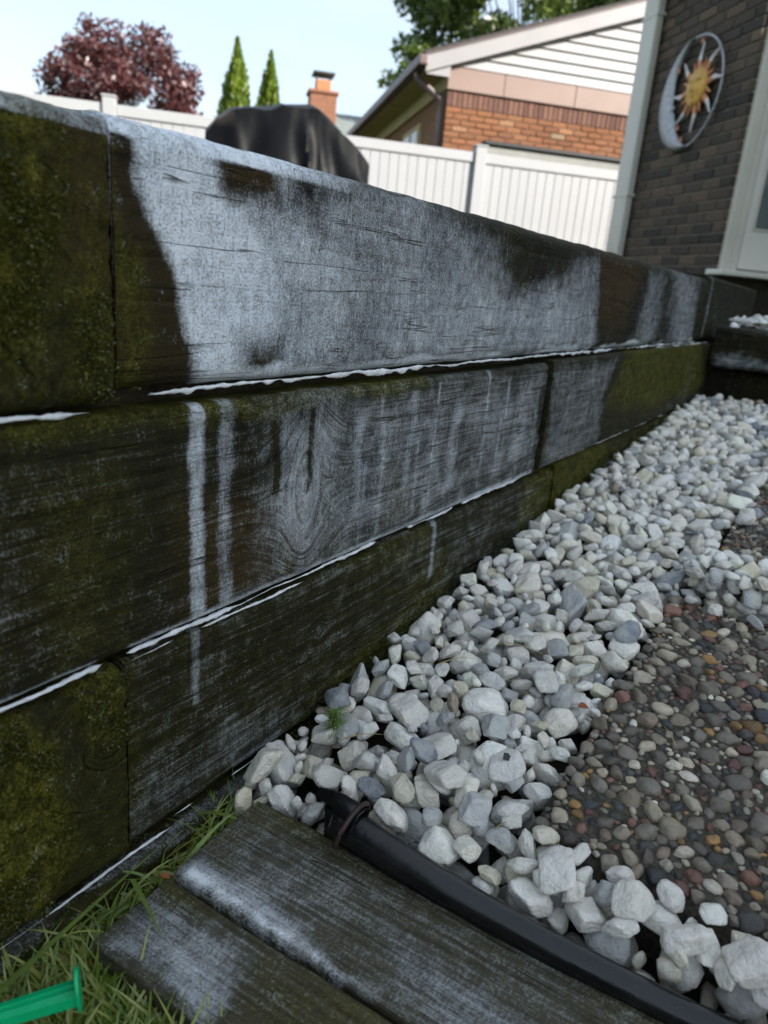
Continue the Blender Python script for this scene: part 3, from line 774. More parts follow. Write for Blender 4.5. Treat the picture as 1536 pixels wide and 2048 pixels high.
def try_drop(fp, x, y):
    i0, j0, w, h, bot, top = fp
    ci = int(round((x - HX0) / CELL)) + i0; cj = int(round((y - HY0) / CELL)) + j0
    if ci < 0 or cj < 0 or ci + w > nx_ or cj + h > ny_: return None
    sub = H[ci:ci + w, cj:cj + h]
    ok = bot < 1e8
    d = (sub - bot)[ok]
    if d.max() > 5: return None
    z = np.partition(d, -max(2, len(d) // 16))[-max(2, len(d) // 16)]   # let stones nest slightly
    return z, ci, cj
def commit(fp, res, pi, size, R, x, y, special=None):
    z, ci, cj = res; i0, j0, w, h, bot, top = fp
    sub = H[ci:ci + w, cj:cj + h]; t = top + z
    up = (top > -1e8) & (t > sub)
    sub[up] = t[up]; IDMAP[ci:ci + w, cj:cj + h][up] = len(stones)
    stones.append(dict(p=pi, s=size, R=R, x=HX0 + (ci - i0) * CELL, y=HY0 + (cj - j0) * CELL, z=z, sp=special))
r_ = np.random.default_rng(42)
def size_pick(y):
    s = float(np.exp(r_.normal(math.log(.0158), .40)))
    return min(max(s, .0075), .0285)
fails = 0; placed = 0
for it in range(6400):
    pi = int(r_.integers(NPROTO)); y0_ = .2 + 1.88 * r_.random() ** 1.25
    strip = it % 9 == 0; gap = it % 14 == 1
    size = float(r_.uniform(.009, .015)) if gap else size_pick(y0_) if not strip else float(r_.uniform(.010, .018)); R = rand_rot(r_); fp = footprint(pi, size, R)
    best = None
    for c in range(7):
        y = y0_ + r_.normal(0, .05); x = r_.uniform(XW + .012, .14)
        if gap: x = r_.uniform(-.11, .14); y = r_.uniform(.855, .917)
        if strip: x = r_.uniform(-.25, .13); y = r_.uniform(.365, .422)
        if not in_bed(x, y, size): continue
        res = try_drop(fp, x, y)
        if res is None: continue
        zt = res[0] + size * .55 - float(S_gravel(y)) - (.022 if strip else (.030 if gap else 0)) - .010 * (y > 1) * (x > -.1)
        if best is None or zt < best[0]: best = (zt, res, x, y)
    if best is None or best[0] > (.015 if best[3] < .42 else .018): fails += 1; continue
    commit(fp, best[1], pi, size, R, best[2], best[3]); placed += 1

# small chips fill what is left of the hollows
for it in range(7500):
    pi = int(r_.integers(NPROTO)); size = float(r_.uniform(.006, .011)); R = rand_rot(r_, .8); fp = footprint(pi, size, R); best = None
    for c in range(10):
        y = .30 + 1.0 * r_.random() ** 1.5; x = r_.uniform(XW + .01, -.09)
        if it % 4 == 0: x = r_.uniform(-.25, .13); y = r_.uniform(.36, .424)
        if it % 4 == 1: x = r_.uniform(-.12, .13); y = r_.uniform(.848, .922)
        if not in_bed(x, y): continue
        res = try_drop(fp, x, y)
        if res is None: continue
        zt = res[0] - float(S_gravel(y))
        if best is None or zt < best[0]: best = (zt, res, x, y)
    if best is None or best[0] > .006: continue
    commit(fp, best[1], pi, size, R, best[2], best[3])

# colours
C_WHITE = [(.80, .79, .75), (.83, .82, .80), (.75, .74, .71), (.80, .76, .68), (.76, .76, .75)]
C_GREY = [(.46, .485, .51), (.54, .555, .57), (.38, .405, .43), (.58, .59, .60)]
C_CREAM = [(.68, .65, .51), (.72, .69, .58), (.64, .62, .51)]
C_BLUE = [(.19, .225, .28), (.25, .28, .33), (.16, .19, .235)]
C_TAN = [(.40, .34, .27), (.34, .27, .20)]

# picked-out stones, set on top of the bed where the photograph shows them
SPECIAL = [
    (-.318, .478, .0235, C_BLUE[1], 'large rounded blue-grey stone against the wall behind the seedling', .3),
    (-.222, .430, .0215, C_BLUE[0], 'dark slate-blue egg-shaped stone beside the cut pipe end', .3),
    (-.258, .500, .0290, (.70, .70, .68), 'tall big white stone with a rounded flat front', .25),
    (-.136, .722, .0250, C_BLUE[2], 'dark grey stone resting on the far-left slab corner', .25),
    (-.322, .380, .0250, (.70, .685, .63), 'long slanted white stone leaning on the wall by the grass', .9),
    (-.160, .480, .0270, (.66, .66, .66), 'pale pointed stone carrying a black flake beside the slab', .4),
    (-.184, .424, .0260, (.66, .655, .63), 'broad blocky white stone above the black pipe', .25),
    (-.088, .402, .0230, (.58, .58, .57), 'pale grey block in front of the near slab edge', .25),
    (-.274, .404, .0240, (.68, .67, .64), 'wide oval white stone left of the pipe end', .2),
    (-.185, .515, .0210, (.38, .41, .43), 'grey-blue wedge stone in the middle of the bed', .4),
    (-.232, .520, .0150, C_TAN[1], 'speckled tan granite stone beside the tall white stone', .3),
    (-.146, .585, .0220, C_GREY[2], 'dark grey cube-like stone touching the slab side', .4),
    (-.172, .600, .0270, (.66, .66, .65), 'large smooth white stone beside the dark grey cube', .4),
    (-.295, .440, .0190, C_GREY[2], 'grey stone half hidden below the seedling', .4),
    (-.160, .410, .0190, (.44, .46, .49), 'bluish stone just right of the broad white block', .4),
    (-.133, .420, .0160, (.62, .62, .62), 'egg-shaped white stone under the slab corner', .4),
    (-.045, .397, .0190, (.66, .65, .62), 'knobbly white stone in the strip before the slab', .5),
    (-.005, .392, .0200, (.68, .67, .65), 'upright pointed white stone in the strip by the pipe', 1.2),
    (.030, .395, .0210, (.69, .68, .66), 'tall slab-like white stone by the right picture edge', 1.2),
    (-.225, .640, .0230, (.52, .54, .55), 'long white-grey stone in the mid bed', .3),
    (-.205, .800, .0260, (.62, .57, .45), 'cream block stone lying across the far bed', .4),
    (-.262, .640, .0180, C_BLUE[1], 'blue-grey flat stone near the wall', .3),
    (-.150, .79, .0210, C_GREY[1], 'grey lump beside the green leaf', .4),
    (-.300, .335, .0150, (.62, .61, .57), 'white stone jammed between wall base and plank end', .5),
    (-.312, .300, .0140, (.58, .57, .52), 'white stone half buried in grass by the plank end', .5),
    (-.318, .262, .0150, (.55, .55, .52), 'pale stone in the grass beside the lower plank', .5),
]
SP_OBJ = []
for (x, y, s, c, lab, fl) in SPECIAL:
    best = None; s = s * .80
    for k in range(14):
        pi = int(r_.integers(NPROTO)); R = rand_rot(r_, fl); fp = footprint(pi, s, R)
        for dx, dy in ((0, 0), (.006, 0), (-.006, 0), (0, .006), (0, -.006), (.01, .006)):
            res = try_drop(fp, x + dx, y + dy)
            if res is None: continue
            q = res[0] + .2 * (abs(dx) + abs(dy))
            if best is None or q < best[0]: best = (q, res, fp, pi, R)
    if best is None:
        pi = int(r_.integers(NPROTO)); R = rand_rot(r_, .4)
        stones.append(dict(p=pi, s=s, R=R, x=x, y=y, z=float(S_gravel(y)) + s * .1, sp=(lab, c)))
        continue
    res = (best[1][0] - s * .32, best[1][1], best[1][2])
    commit(best[2], res, best[3], s, best[4], x, y, (lab, c))

for st in stones:
    if st['sp'] and 'black flake' in st['sp'][0]:
        fi, fj = int(round((st['x'] - HX0) / CELL)), int(round((st['y'] - HY0) / CELL))
        FLAKE = (st['x'], st['y'], float(H[fi, fj]) + .0006)
# visible share of each stone (top cells, scaled by distance) picks the 300 individuals
cam_p = np.array([0, 0, HC]); Rc = np.array([right[:], down[:], fwd[:]])
vis = np.bincount(IDMAP[IDMAP >= 0], minlength=len(stones)).astype(float)
for k, st in enumerate(stones):
    q = Rc @ (np.array([st['x'], st['y'], st['z']]) - cam_p)
    if q[2] < .05 or abs(q[0] / q[2]) > .56 or abs(q[1] / q[2]) > .74: vis[k] = 0
    vis[k] *= (1 / max(q[2], .1) ** 2)
    if st['sp']: vis[k] = 1e9
order = np.argsort(-vis); single = set(order[:300].tolist())
def zone(x, y):
    if y < .345: return 'in the grass by the plank ends'
    if x > -.118 and y < .425: return 'in the narrow strip between pipe and slab'
    if y > 1.35: return 'in the far gravel near the timber step'
    if y > .84 and x > -.16: return 'around the far slab'
    if x < XW + .05: return 'tight against the foot of the timber wall'
    if x > -.175: return 'along the side of the near slab'
    if y < .46: return 'just above the cut end of the pipe'
    if y < .70: return 'in the near middle of the gravel bed'
    return 'in the far middle of the gravel bed'
massV, massF, massC = [], [], []; off = 0; SINGLES = []
for k, st in enumerate(stones):
    rr = r_.random()
    if st['sp']: c = st['sp'][1]; cname = None
    elif rr < .66: c = C_WHITE[int(r_.integers(len(C_WHITE)))]; cname = 'white'
    elif rr < .84: c = C_GREY[int(r_.integers(len(C_GREY)))]; cname = 'pale grey'
    elif rr < .95: c = C_CREAM[int(r_.integers(len(C_CREAM)))]; cname = 'cream'
    elif rr < .99: c = C_BLUE[int(r_.integers(len(C_BLUE)))]; cname = 'blue-grey'
    else: c = C_TAN[int(r_.integers(len(C_TAN)))]; cname = 'tan'
    f_ = float(r_.uniform(.85, 1.10)); c = tuple(min(.86, v * f_ * w_) for v, w_ in zip(c, (1.08, 1.04, .96)))
    if k in single:
        o = link('stone', PR[st['p']][2])
        Mx = Matrix([list(row) for row in st['R']]).to_4x4() @ Matrix.Scale(st['s'], 4)
        Mx.translation = (st['x'], st['y'], st['z']); o.matrix_world = Mx
        o.color = (*c, 1)
        if st['sp']: lab = st['sp'][0]
        else:
            sz = 'small' if st['s'] < .0125 else ('large' if st['s'] > .0185 else 'medium')
            ax = PR[st['p']][5]; shp = 'flat' if ax[2] < .52 else ('elongated' if ax[1] < .70 else 'blocky')
            lab = f"{sz} {shp} {cname} marble stone {zone(st['x'], st['y'])}"
        tag(o, lab, 'stone', 'loose white stones in the gravel bed')
        SINGLES.append((lab, math.dist(o.location, (0, 0, HC)), o))
    else:
        V = PR[st['p']][3] @ st['R'].T * st['s'] + np.array([st['x'], st['y'], st['z']])
        massV.append(V); massF.append(PR[st['p']][4] + off); massC.append(np.tile(c, (len(V), 1))); off += len(V)
me = npmesh('gravel', np.concatenate(massV), np.concatenate(massF)); cattr(me, 'tint', np.concatenate(massC))
tag(link('gravel', me, M_STONE_MASS), 'bed of white and grey marble gravel filling between timber wall and slabs', 'gravel', kind='stuff')
ORD = ['nearest', 'second nearest', 'third nearest', 'fourth nearest', 'fifth nearest', 'sixth nearest', 'seventh nearest', 'eighth nearest', 'ninth nearest', 'tenth nearest', 'eleventh nearest', 'twelfth nearest']
by = {}
for lab, d, o in SINGLES: by.setdefault(lab, []).append((d, o))
for lab, l in by.items():
    if len(l) > 1:
        for k, (d, o) in enumerate(sorted(l, key=lambda t: t[0])): o['label'] = ORD[min(k, 11)] + ' ' + lab
print('stones', len(stones), 'single', len(single))

# gravel on the upper step
upV, upF, upC = [], [], []; off = 0
for k in range(420):
    pi = int(r_.integers(NPROTO)); s = float(r_.uniform(.010, .019)); R = rand_rot(r_)
    x = r_.uniform(-.33, .15); y = r_.uniform(2.20, 3.3); z = .372 + r_.uniform(-.008, .022) + .012 * math.sin(x * 9 + y * 4)
    V = PR[pi][3] @ R.T * s + np.array([x, y, z]); upV.append(V); upF.append(PR[pi][4] + off); off += len(V)
    c = C_WHITE[int(r_.integers(len(C_WHITE)))]; upC.append(np.tile(c, (len(V), 1)))
me = npmesh('upper_gravel', np.concatenate(upV), np.concatenate(upF)); cattr(me, 'tint', np.concatenate(upC))
tag(link('upper_gravel', me, M_STONE_MASS), 'white gravel on the raised bed behind the timber step', 'gravel', kind='stuff')

# ------------------------------------------------------------------ pebble-faced paving slabs
PEB_COL = [(.17, .155, .13), (.11, .10, .09), (.23, .21, .175), (.34, .31, .25), (.075, .07, .065), (.19, .165, .135), (.14, .115, .095), (.13, .12, .11), (.16, .085, .07), (.085, .04, .038), (.030, .036, .044),
           (.040, .040, .042), (.42, .40, .35), (.24, .145, .055), (.28, .26, .23), (.055, .068, .070), (.21, .20, .18), (.29, .265, .22), (.50, .48, .44), (.10, .092, .08), (.15, .14, .12), (.25, .23, .19)]
PPR = []
for i in range(14):
    q_ = np.random.default_rng(700 + i); ax = (1.0, q_.uniform(.62, .9), q_.uniform(.5, .7))
    pp = q_.uniform(7, 30)
    V3, F3 = rock_verts(3, 800 + i, ax, pp, .02, 12, .8, 1.1); V2, F2_ = rock_verts(2, 800 + i, ax, pp, .02, 12, .8, 1.1)
    me = npmesh('pebble', V3, F3); me.materials.append(M_PEB); PPR.append((me, V2, F2_))
def paving_slab(sl, label, vis_x1, vis_y1, n_try, n_single, smin, smax, seed, density_x0=None):
    x0, x1, y0, y1 = sl; root = empty('paving_slab', ((x0 + x1) / 2, y0, 0))
    tag(root, label, 'paving slab', 'pebble-faced paving slabs')
    q = np.random.default_rng(seed)
    # body: sheet with rough rim and sides
    nx, ny = 70, 70
    xs = np.linspace(x0, x1, nx); ys = np.linspace(y0, y1, ny); XX, YY = np.meshgrid(xs, ys, indexing='ij')
    ed = np.minimum(np.minimum(XX - x0, x1 - XX), np.minimum(YY - y0, y1 - YY))
    ZZ = slab_z(YY) - .0035 + .002 * (fbm(XX * 60, YY * 60, seed) - .5) - .006 * sstep(.012, 0, ed)
    V = list(np.stack([XX - (x0 + x1) / 2, YY - y0, ZZ], -1).reshape(-1, 3)); idx = np.arange(nx * ny).reshape(nx, ny)
    F = [tuple(t) for t in np.stack([idx[:-1, :-1], idx[1:, :-1], idx[1:, 1:], idx[:-1, 1:]], -1).reshape(-1, 4)]
    rim = list(idx[:, 0]) + list(idx[-1, 1:]) + list(idx[-2::-1, -1]) + list(idx[0, -2:0:-1])
    b = len(V)
    for r0 in rim: v = V[r0]; V.append((v[0] * 1.0, v[1], v[2] - .06))
    for k in range(len(rim)):
        k2 = (k + 1) % len(rim); F.append((rim[k], b + k, b + k2, rim[k2]))
    link('slab_body', pymesh('slab_body', V, F, True), M_MATRIX, root)
    # dart-throw pebbles with a spatial grid
    grid = {}; pts = []
    cs = smax * 2.2
    for t in range(n_try):
        fr = t / n_try
        s = float(q.uniform(.62, 1) * smax) if fr < .012 else (float(q.uniform(.45, .75) * smax) if fr < .10 else float(q.uniform(smin * .62, smax * .55 * (1 - .5 * fr))))
        x = q.uniform(x0 + .004, min(x1, vis_x1)); y = q.uniform(y0 + .004, min(y1 - .004, vis_y1)); gk = (int(x / cs), int(y / cs)); ok = True
        for a in (-1, 0, 1):
            for c in (-1, 0, 1):
                for (px, py, ps) in grid.get((gk[0] + a, gk[1] + c), ()):
                    if (px - x) ** 2 + (py - y) ** 2 < ((ps + s) * .74) ** 2: ok = False; break
                if not ok: break
            if not ok: break
        if ok: grid.setdefault(gk, []).append((x, y, s)); pts.append((x, y, s))
    def score(p):
        d = Rc @ (np.array([p[0], p[1], slab_z(p[1])]) - cam_p); inside = abs(d[0] / d[2]) < .535 and abs(d[1] / d[2]) < .72
        return -(p[2] / d[2]) if inside else 1 - 1e-3 * p[2]
    pts.sort(key=score)
    mv, mf, mc = [], [], []; off = 0
    for k, (x, y, s) in enumerate(pts):
        c = PEB_COL[int(q.integers(len(PEB_COL)))]; f_ = q.uniform(.55, 1.3); c = tuple(min(.8, v * f_ * w_ * 1.35) for v, w_ in zip(c, (1.05, 1.0, .91)))
        R = np.array(Euler((q.normal(0, .18), q.normal(0, .18), q.uniform(0, 6.28))).to_matrix()); pi = int(q.integers(len(PPR)))
        z = slab_z(y) - .0035 + s * q.uniform(-.26, .08)
        if k < n_single:
            o = link('pebble', PPR[pi][0], None, root)
            Mx = Matrix([list(row) for row in R]).to_4x4() @ Matrix.Scale(s, 4); Mx.translation = (x - (x0 + x1) / 2, y - y0, z); o.matrix_local = Mx; o.color = (*c, 1)
        else:
            V = PPR[pi][1] @ R.T * s + np.array([x - (x0 + x1) / 2, y - y0, z]); mv.append(V); mf.append(PPR[pi][2] + off); off += len(V); mc.append(np.tile(c, (len(V), 1)))
    if mv:
        me = npmesh('pebble_mass', np.concatenate(mv), np.concatenate(mf)); cattr(me, 'tint', np.concatenate(mc))
        tag(link('pebble_mass', me, M_PEB_MASS, root), kind='stuff')
    print('pebbles', len(pts))
    return root
paving_slab(SLAB1, 'near exposed-pebble paving slab with brown, grey and red pebbles', .09, .9, 26000, 300, .0046, .0120, 5)
paving_slab(SLAB2, 'far exposed-pebble paving slab partly covered by gravel', .02, 1.4, 15000, 120, .0046, .0110, 6)

# ------------------------------------------------------------------ timber step at the far end
step = empty('timber_step', (-.33, 2.08, .19)); tag(step, 'dark worn timber step with white gravel behind it', 'step')
def laid(name, L, w, t, root, M4, **k):
    o = timber(name, 0, L, 0, w, None, depth=t, xface=-XW, **k); o.parent = root; o.matrix_local = M4; return o
# show face turned to -Y: local X -> -Y, local Y -> X
Mstep = Matrix(((0, 1, 0, 0), (-1, 0, 0, 0), (0, 0, 1, 0), (0, 0, 0, 1)))
T = Mstep.copy(); T.translation = (.004, 0.0, .075)
o = laid('upper_timber', 1.2, .105, .14, step, T, foam=layers([([(0, .04), (.4, .03), (.4, .0), (0, .0)], .55, .02)], 61, base=.30), seed=61, du=.004, dv=.003, rough=.004, rad=.012)
T = Mstep.copy(); T.translation = (.004, 0.055, -.06)
laid('lower_timber', 1.2, .132, .10, step, T, seed=62, du=.01, dv=.006)

# ------------------------------------------------------------------ planks set in the ground in the foreground
def plank(label, xy, rot, L, w, z, t, foam, moss, seed, thick=None, brown=None, tilt=0.0, **k):
    root = empty('edging_plank', (xy[0], xy[1], z), rot); tag(root, label, 'plank', 'wooden edging planks')
    Mt = Matrix(((0, 1, 0, 0), (0, 0, 1, 0), (1, 0, 0, 0), (0, 0, 0, 1)))     # local X->Z, Y->X, Z->Y
    Mt = Matrix.Rotation(tilt, 4, 'X') @ Mt
    laid('board', L, w, t, root, Mt, foam=foam, moss=moss, thick=thick, brown=brown, seed=seed, du=.002, dv=.0018, hatch=.85, grey=.75, **k)
    return root
pf1 = layers([([(.003, .019), (.07, .015), (.15, .007), (.15, .0025), (.003, .0025)], .92, .006), ([(.0, .06), (.12, .06), (.16, .015), (.0, .015)], .50, .02), ([(.05, .07), (.4, .03), (.4, .0), (.12, .0)], .46, .02), ([(.13, .04), (.45, .03), (.45, .0), (.2, .0)], .60, .012)], 71, base=.45)
pt1 = layers([([(.004, .013), (.05, .010), (.10, .006), (.13, .002), (.13, .0), (.004, .0)], .62, .008)], 72, warp=.005, wf=60)
pm1 = layers([([(-.02, .10), (.4, .11), (.4, .075), (.10, .072), (-.02, .06)], .55, .012), ([(-.02, .1), (.02, .1), (.02, .02), (-.02, .03)], .45, .01)], 73, base=.12)
plank('upper weathered edging plank with a thick foam strip along its edge', (-.300, .264), .045, .75, .088, .022, .05, pf1, pm1, 71, thick=pt1, rough=.0018, rad=.002)
pf2 = layers([([(.0, .050), (.075, .045), (.085, .0), (.0, .0)], .62, .014), ([(.05, .02), (.085, .02), (.085, .0), (.05, .0)], .75, .006)], 75, base=.38)
pm2 = layers([([(.1, .06), (.3, .06), (.3, .0), (.12, .0)], .45, .02), ([(0, .06), (.05, .06), (.05, .047), (0, .047)], .6, .006)], 76, base=.15)
plank('lower edging plank half hidden under grass at the front', (-.300, .202), .035, .75, .0605, .0185, .05, pf2, pm2, 75, rough=.0018, rad=.002, brown=layers([([(.12, .06), (.5, .06), (.5, .04), (.14, .045)], .6, .006)], 4))

# ------------------------------------------------------------------ black edging tube
tube = empty('edging_tube', (-.245, .352, .03)); tag(tube, 'black rubber lawn-edging tube with a torn open end', 'edging tube')
xs = np.linspace(-.235, .22, 60)
pz = lambda x: np.interp(x, [-.25, -.2, -.12, 0, .2], [.040, .038, .034, .031, .030])
pr = lambda x: np.interp(x, [-.25, -.19, -.10, 0, .2], [.0138, .0112, .0084, .0075, .0072])
lp = lambda x, dz=0, dy=0: (x + .245, float(pipe_y(x)) - .352 + dy, float(pz(x)) - .03 + dz)
NS = 28; V = []; F = []
for i, x in enumerate(xs):
    for k in range(NS):
        a = 2 * math.pi * k / NS; r0 = float(pr(x)) * (1 + .05 * math.sin(a * 2 + x * 9)); c = lp(x)
        V.append((c[0] + (0 if i else .004 * math.sin(3 * a)), c[1] + r0 * math.cos(a), c[2] + r0 * math.sin(a)))
for i in range(len(xs) - 1):
    for k in range(NS): F.append((i * NS + k, i * NS + (k + 1) % NS, (i + 1) * NS + (k + 1) % NS, (i + 1) * NS + k))
# inner wall of the open end
b = len(V)
for j, x in enumerate((xs[0], xs[0] + .03)):
    for k in range(NS):
        a = 2 * math.pi * k / NS; r0 = float(pr(x)) * .84; c = lp(x)
        V.append((c[0], c[1] + r0 * math.cos(a), c[2] + r0 * math.sin(a)))
for k in range(NS):
    F.append((k, b + k, b + (k + 1) % NS, (k + 1) % NS)); F.append((b + k, b + NS + k, b + NS + (k + 1) % NS, b + (k + 1) % NS))
link('tube', pymesh('tube', V, F, True), M_BLACKP, tube)
# stiff blade hanging from the tube, and its torn tongue at the end
V = []; F = []
bx = np.linspace(-.243, .22, 40)
for i, x in enumerate(bx):
    for j, (dz, dy) in enumerate(((.000, -.0052), (-.02, -.0046), (-.06, -.004), (-.06, -.001), (-.02, -.0016), (.000, -.0022))):
        c = lp(x, dz + (.008 if i < 2 and j in (0, 5) else 0), dy); V.append(c)
for i in range(len(bx) - 1):
    for j in range(6): F.append((i * 6 + j, i * 6 + (j + 1) % 6, (i + 1) * 6 + (j + 1) % 6, (i + 1) * 6 + j))
link('blade', pymesh('blade', V, F), M_BLACKP, tube)
ring = [(lp(-.222)[0] + .004 * math.sin(a), lp(-.222)[1] + .0186 * math.cos(a), lp(-.222)[2] + .0186 * math.sin(a)) for a in np.linspace(-.6, math.pi + .2, 26)]
link('rim', tube_mesh('rim', ring, .0019, 8), M_RUST, tube)
V = []; F = []
for i, t in enumerate(np.linspace(0, 1, 8)):
    x = -.215 - .040 * t; w = .0125 * (1 - t * .75)
    for j, sgn in enumerate((-1, -.3, .4, 1)):
        c = lp(-.235, .010 + .006 * (1 - sgn * sgn) - .002 * t + .004 * math.sin(3 * t), 0); V.append((x + .245, c[1] + sgn * w + .004 * t, c[2]))
n = len(V); V += [(a, b_, c - .002) for a, b_, c in V]
for i in range(7):
    for j in range(3):
        q0 = i * 4 + j; F.append((q0, q0 + 1, q0 + 5, q0 + 4)); F.append((n + q0 + 4, n + q0 + 5, n + q0 + 1, n + q0))
    F.append((i * 4, (i + 1) * 4, n + (i + 1) * 4, n + i * 4)); F.append((i * 4 + 3, n + i * 4 + 3, n + (i + 1) * 4 + 3, (i + 1) * 4 + 3))
link('torn_flap', pymesh('torn_flap', V, F, True), M_BLACKP, tube)

# ------------------------------------------------------------------ green plastic stake
stake = empty('plastic_stake', (-.268, .170, .036)); tag(stake, 'bright green plastic stake with a flat flange lying in the grass', 'stake')
dx, dy = -.289 - (-.268), .140 - .170; ang = math.atan2(dy, dx)
stake.rotation_euler = (0, .06, ang); stake.scale = (.88,) * 3
# channel-section shaft along local X away from the flange
prof = [(-.0062, .002), (-.0062, -.004), (-.0048, -.0045), (-.0030, .0012), (-.0012, .0012), (-.0008, .0045), (.0008, .0045), (.0012, .0012), (.0030, .0012), (.0048, -.0045), (.0062, -.004), (.0062, .002), (.0030, .0042), (-.0030, .0042)]
prof = [(-.007, -.004), (-.0055, -.0045), (-.003, .0), (.003, .0), (.0055, -.0045), (.007, -.004), (.0065, .003), (.0022, .0042), (.0016, .0026), (-.0016, .0026), (-.0022, .0042), (-.0065, .003)]
V = []; F = []; npf = len(prof)
for i, t in enumerate(np.linspace(0, 1, 12)):
    s = 1.0 - .35 * t
    for (py, pz_) in prof: V.append((t * .11, py * s, pz_ * s))
for i in range(11):
    for k in range(npf): F.append((i * npf + k, (i + 1) * npf + k, (i + 1) * npf + (k + 1) % npf, i * npf + (k + 1) % npf))
F.append(tuple(range(npf))); F.append(tuple(range(11 * npf + npf - 1, 11 * npf - 1, -1)))
link('shaft', pymesh('shaft', V, F), M_GREENP, stake)
fl = []
for k in range(24):
    a = 2 * math.pi * k / 24; fl.append((.0105 * math.cos(a) * (1 if math.cos(a) > 0 else .85), .0150 * math.sin(a)))
fm = prism_mesh('flange', fl, -.0012, .0012, .0005)
fo = link('flange', fm, M_GREENP, stake); fo.matrix_local = Matrix.Translation((-.001, 0, .002)) @ Euler((math.radians(90), 0, math.radians(90))).to_matrix().to_4x4()

# ------------------------------------------------------------------ grass and small litter
def blade_geo(V, F, p, d, L, w, bend, r, seg=5):
    p = np.array(p, float); d = np.array(d, float); d /= np.linalg.norm(d)
    side = np.cross(d, [0, 0, 1.0]); side /= (np.linalg.norm(side) + 1e-9)
    tw = r.uniform(-.6, .6); side = side * math.cos(tw) + np.cross(d, side) * math.sin(tw)
    b = len(V)
    for i in range(seg + 1):
        t = i / seg; ww = w * (1 - t ** 1.8) * .5 + .0001
        c = p + d * L * t + np.array([0, 0, -1]) * bend * L * t * t
        V.append(c - side * ww); V.append(c + side * ww)
    for i in range(seg): F.append((b + 2 * i, b + 2 * i + 1, b + 2 * i + 3, b + 2 * i + 2))
q = np.random.default_rng(91); V = []; F = []
def soil_z(y): return float(S_gravel(y)) - .028
for k in range(14000):
    x = q.uniform(-.334, -.06); y = q.uniform(.06, .335)
    if x > -.303 and y > .205 - .010 * math.sin(x * 70): continue
    if x <= -.303 and y > .25 and q.random() < .55: continue
    dead = q.random()
    a = q.uniform(0, 6.28); up = q.uniform(.10, 1.1) * (.45 if dead < .5 else 1)
    d = (math.cos(a), math.sin(a) * .8, up)
    blade_geo(V, F, (x, y, soil_z(y) + q.uniform(0, .016)), d, q.uniform(.022, .060), q.uniform(.0010, .0026), q.uniform(.1, .8), q)
for k in range(2600):
    x = q.uniform(-.31, -.13); y = q.uniform(.11, .206)
    a = q.uniform(0, 6.28); d = (math.cos(a) * .7, math.sin(a) * .6 + .15, q.uniform(.5, 1.4))
    blade_geo(V, F, (x, y, soil_z(y) + .006), d, q.uniform(.03, .062), q.uniform(.0012, .0030), q.uniform(.15, .8), q)
tag(link('grass', pymesh('grass', V, F, True), M_GRASS), 'tangled green and straw grass at the foot of the wall', 'grass', kind='stuff')
def blade_obj(name, label, p, d, L, w, bend, mat, cat, group, seed):
    V = []; F = []; blade_geo(V, F, (0, 0, 0), d, L, w, bend, np.random.default_rng(seed), 10)
    o = link(name, pymesh(name, V, F, True), mat); o.location = p; tag(o, label, cat, group); return o
blade_obj('wild_grass', 'longest pale grass blade lying along the wall base', (-.300, .085, .02), (-.12, 1, .10), .20, .0038, .07, M_BLADE, 'grass', 'long single grass blades', 1)
blade_obj('wild_grass', 'second long blade crossing the wall base near the stake', (-.312, .11, .012), (-.08, 1, .16), .16, .0030, .10, M_BLADE, 'grass', 'long single grass blades', 2)
blade_obj('wild_grass', 'short thick blade pointing at the lower plank', (-.318, .245, .022), (1, -.36, .10), .055, .0042, .1, M_BLADE, 'grass', 'long single grass blades', 3)
blade_obj('wild_grass', 'upright blade between the pale stones and plank end', (-.306, .272, .010), (.05, .9, .75), .07, .0034, .35, M_BLADE, 'grass', 'long single grass blades', 4)
blade_obj('wild_grass', 'blade arching from the wall over the plank corner', (-.335, .318, .016), (.9, .25, .5), .06, .0026, .5, M_BLADE, 'grass', 'long single grass blades', 5)
blade_obj('wild_grass', 'curved yellow blade sticking out of the mid gravel', (-.225, .640, .075), (.25, .9, .5), .06, .0024, .5, M_STRAW, 'grass', 'long single grass blades', 6)
# tuft against the plank end
V = []; F = []
for k in range(70):
    a = q.uniform(0, 6.28); blade_geo(V, F, (-.326 + q.normal(0, .006), .335 + q.normal(0, .014), .000), (math.cos(a), math.sin(a), q.uniform(.5, 1.5)), q.uniform(.02, .055), q.uniform(.001, .0022), q.uniform(.2, .9), q)
tag(link('grass_tuft', pymesh('grass_tuft', V, F, True), M_GRASS), 'grass tuft between wall and upper plank end', 'grass tuft')
straws = [(-.20, .49, .072, .7, .3), (-.245, .46, .062, 2.4, .1), (-.135, .40, .055, 1.2, .2), (-.22, .60, .088, .2, .2), (-.05, .55, .078, 2.0, .05), (.0, .60, .082, .9, .05), (-.03, .47, .070, 2.8, .05), (-.17, .70, .10, 1.9, .2), (-.26, .54, .075, 1.0, .3), (-.08, .395, .055, 2.2, .3), (-.10, .62, .082, .4, .05), (-.28, .42, .05, .9, .3)]
swords = ['beside the blue egg stone', 'across the tall white stone', 'in the strip by the slab edge', 'in the middle gravel', 'flat on the near slab', 'on the right of the near slab', 'at the front of the near slab', 'in the far middle gravel', 'near the wall foot', 'over the narrow stone strip', 'at the left rim of the near slab', 'below the seedling']
for k, (x, y, z, a, up) in enumerate(straws):
    blade_obj('straw', 'thin dry straw lying ' + swords[k], (x, y, z), (math.cos(a), math.sin(a), up), q.uniform(.025, .05), .0010, .3, M_STRAW, 'straw', 'dry straws on the stones', 20 + k)
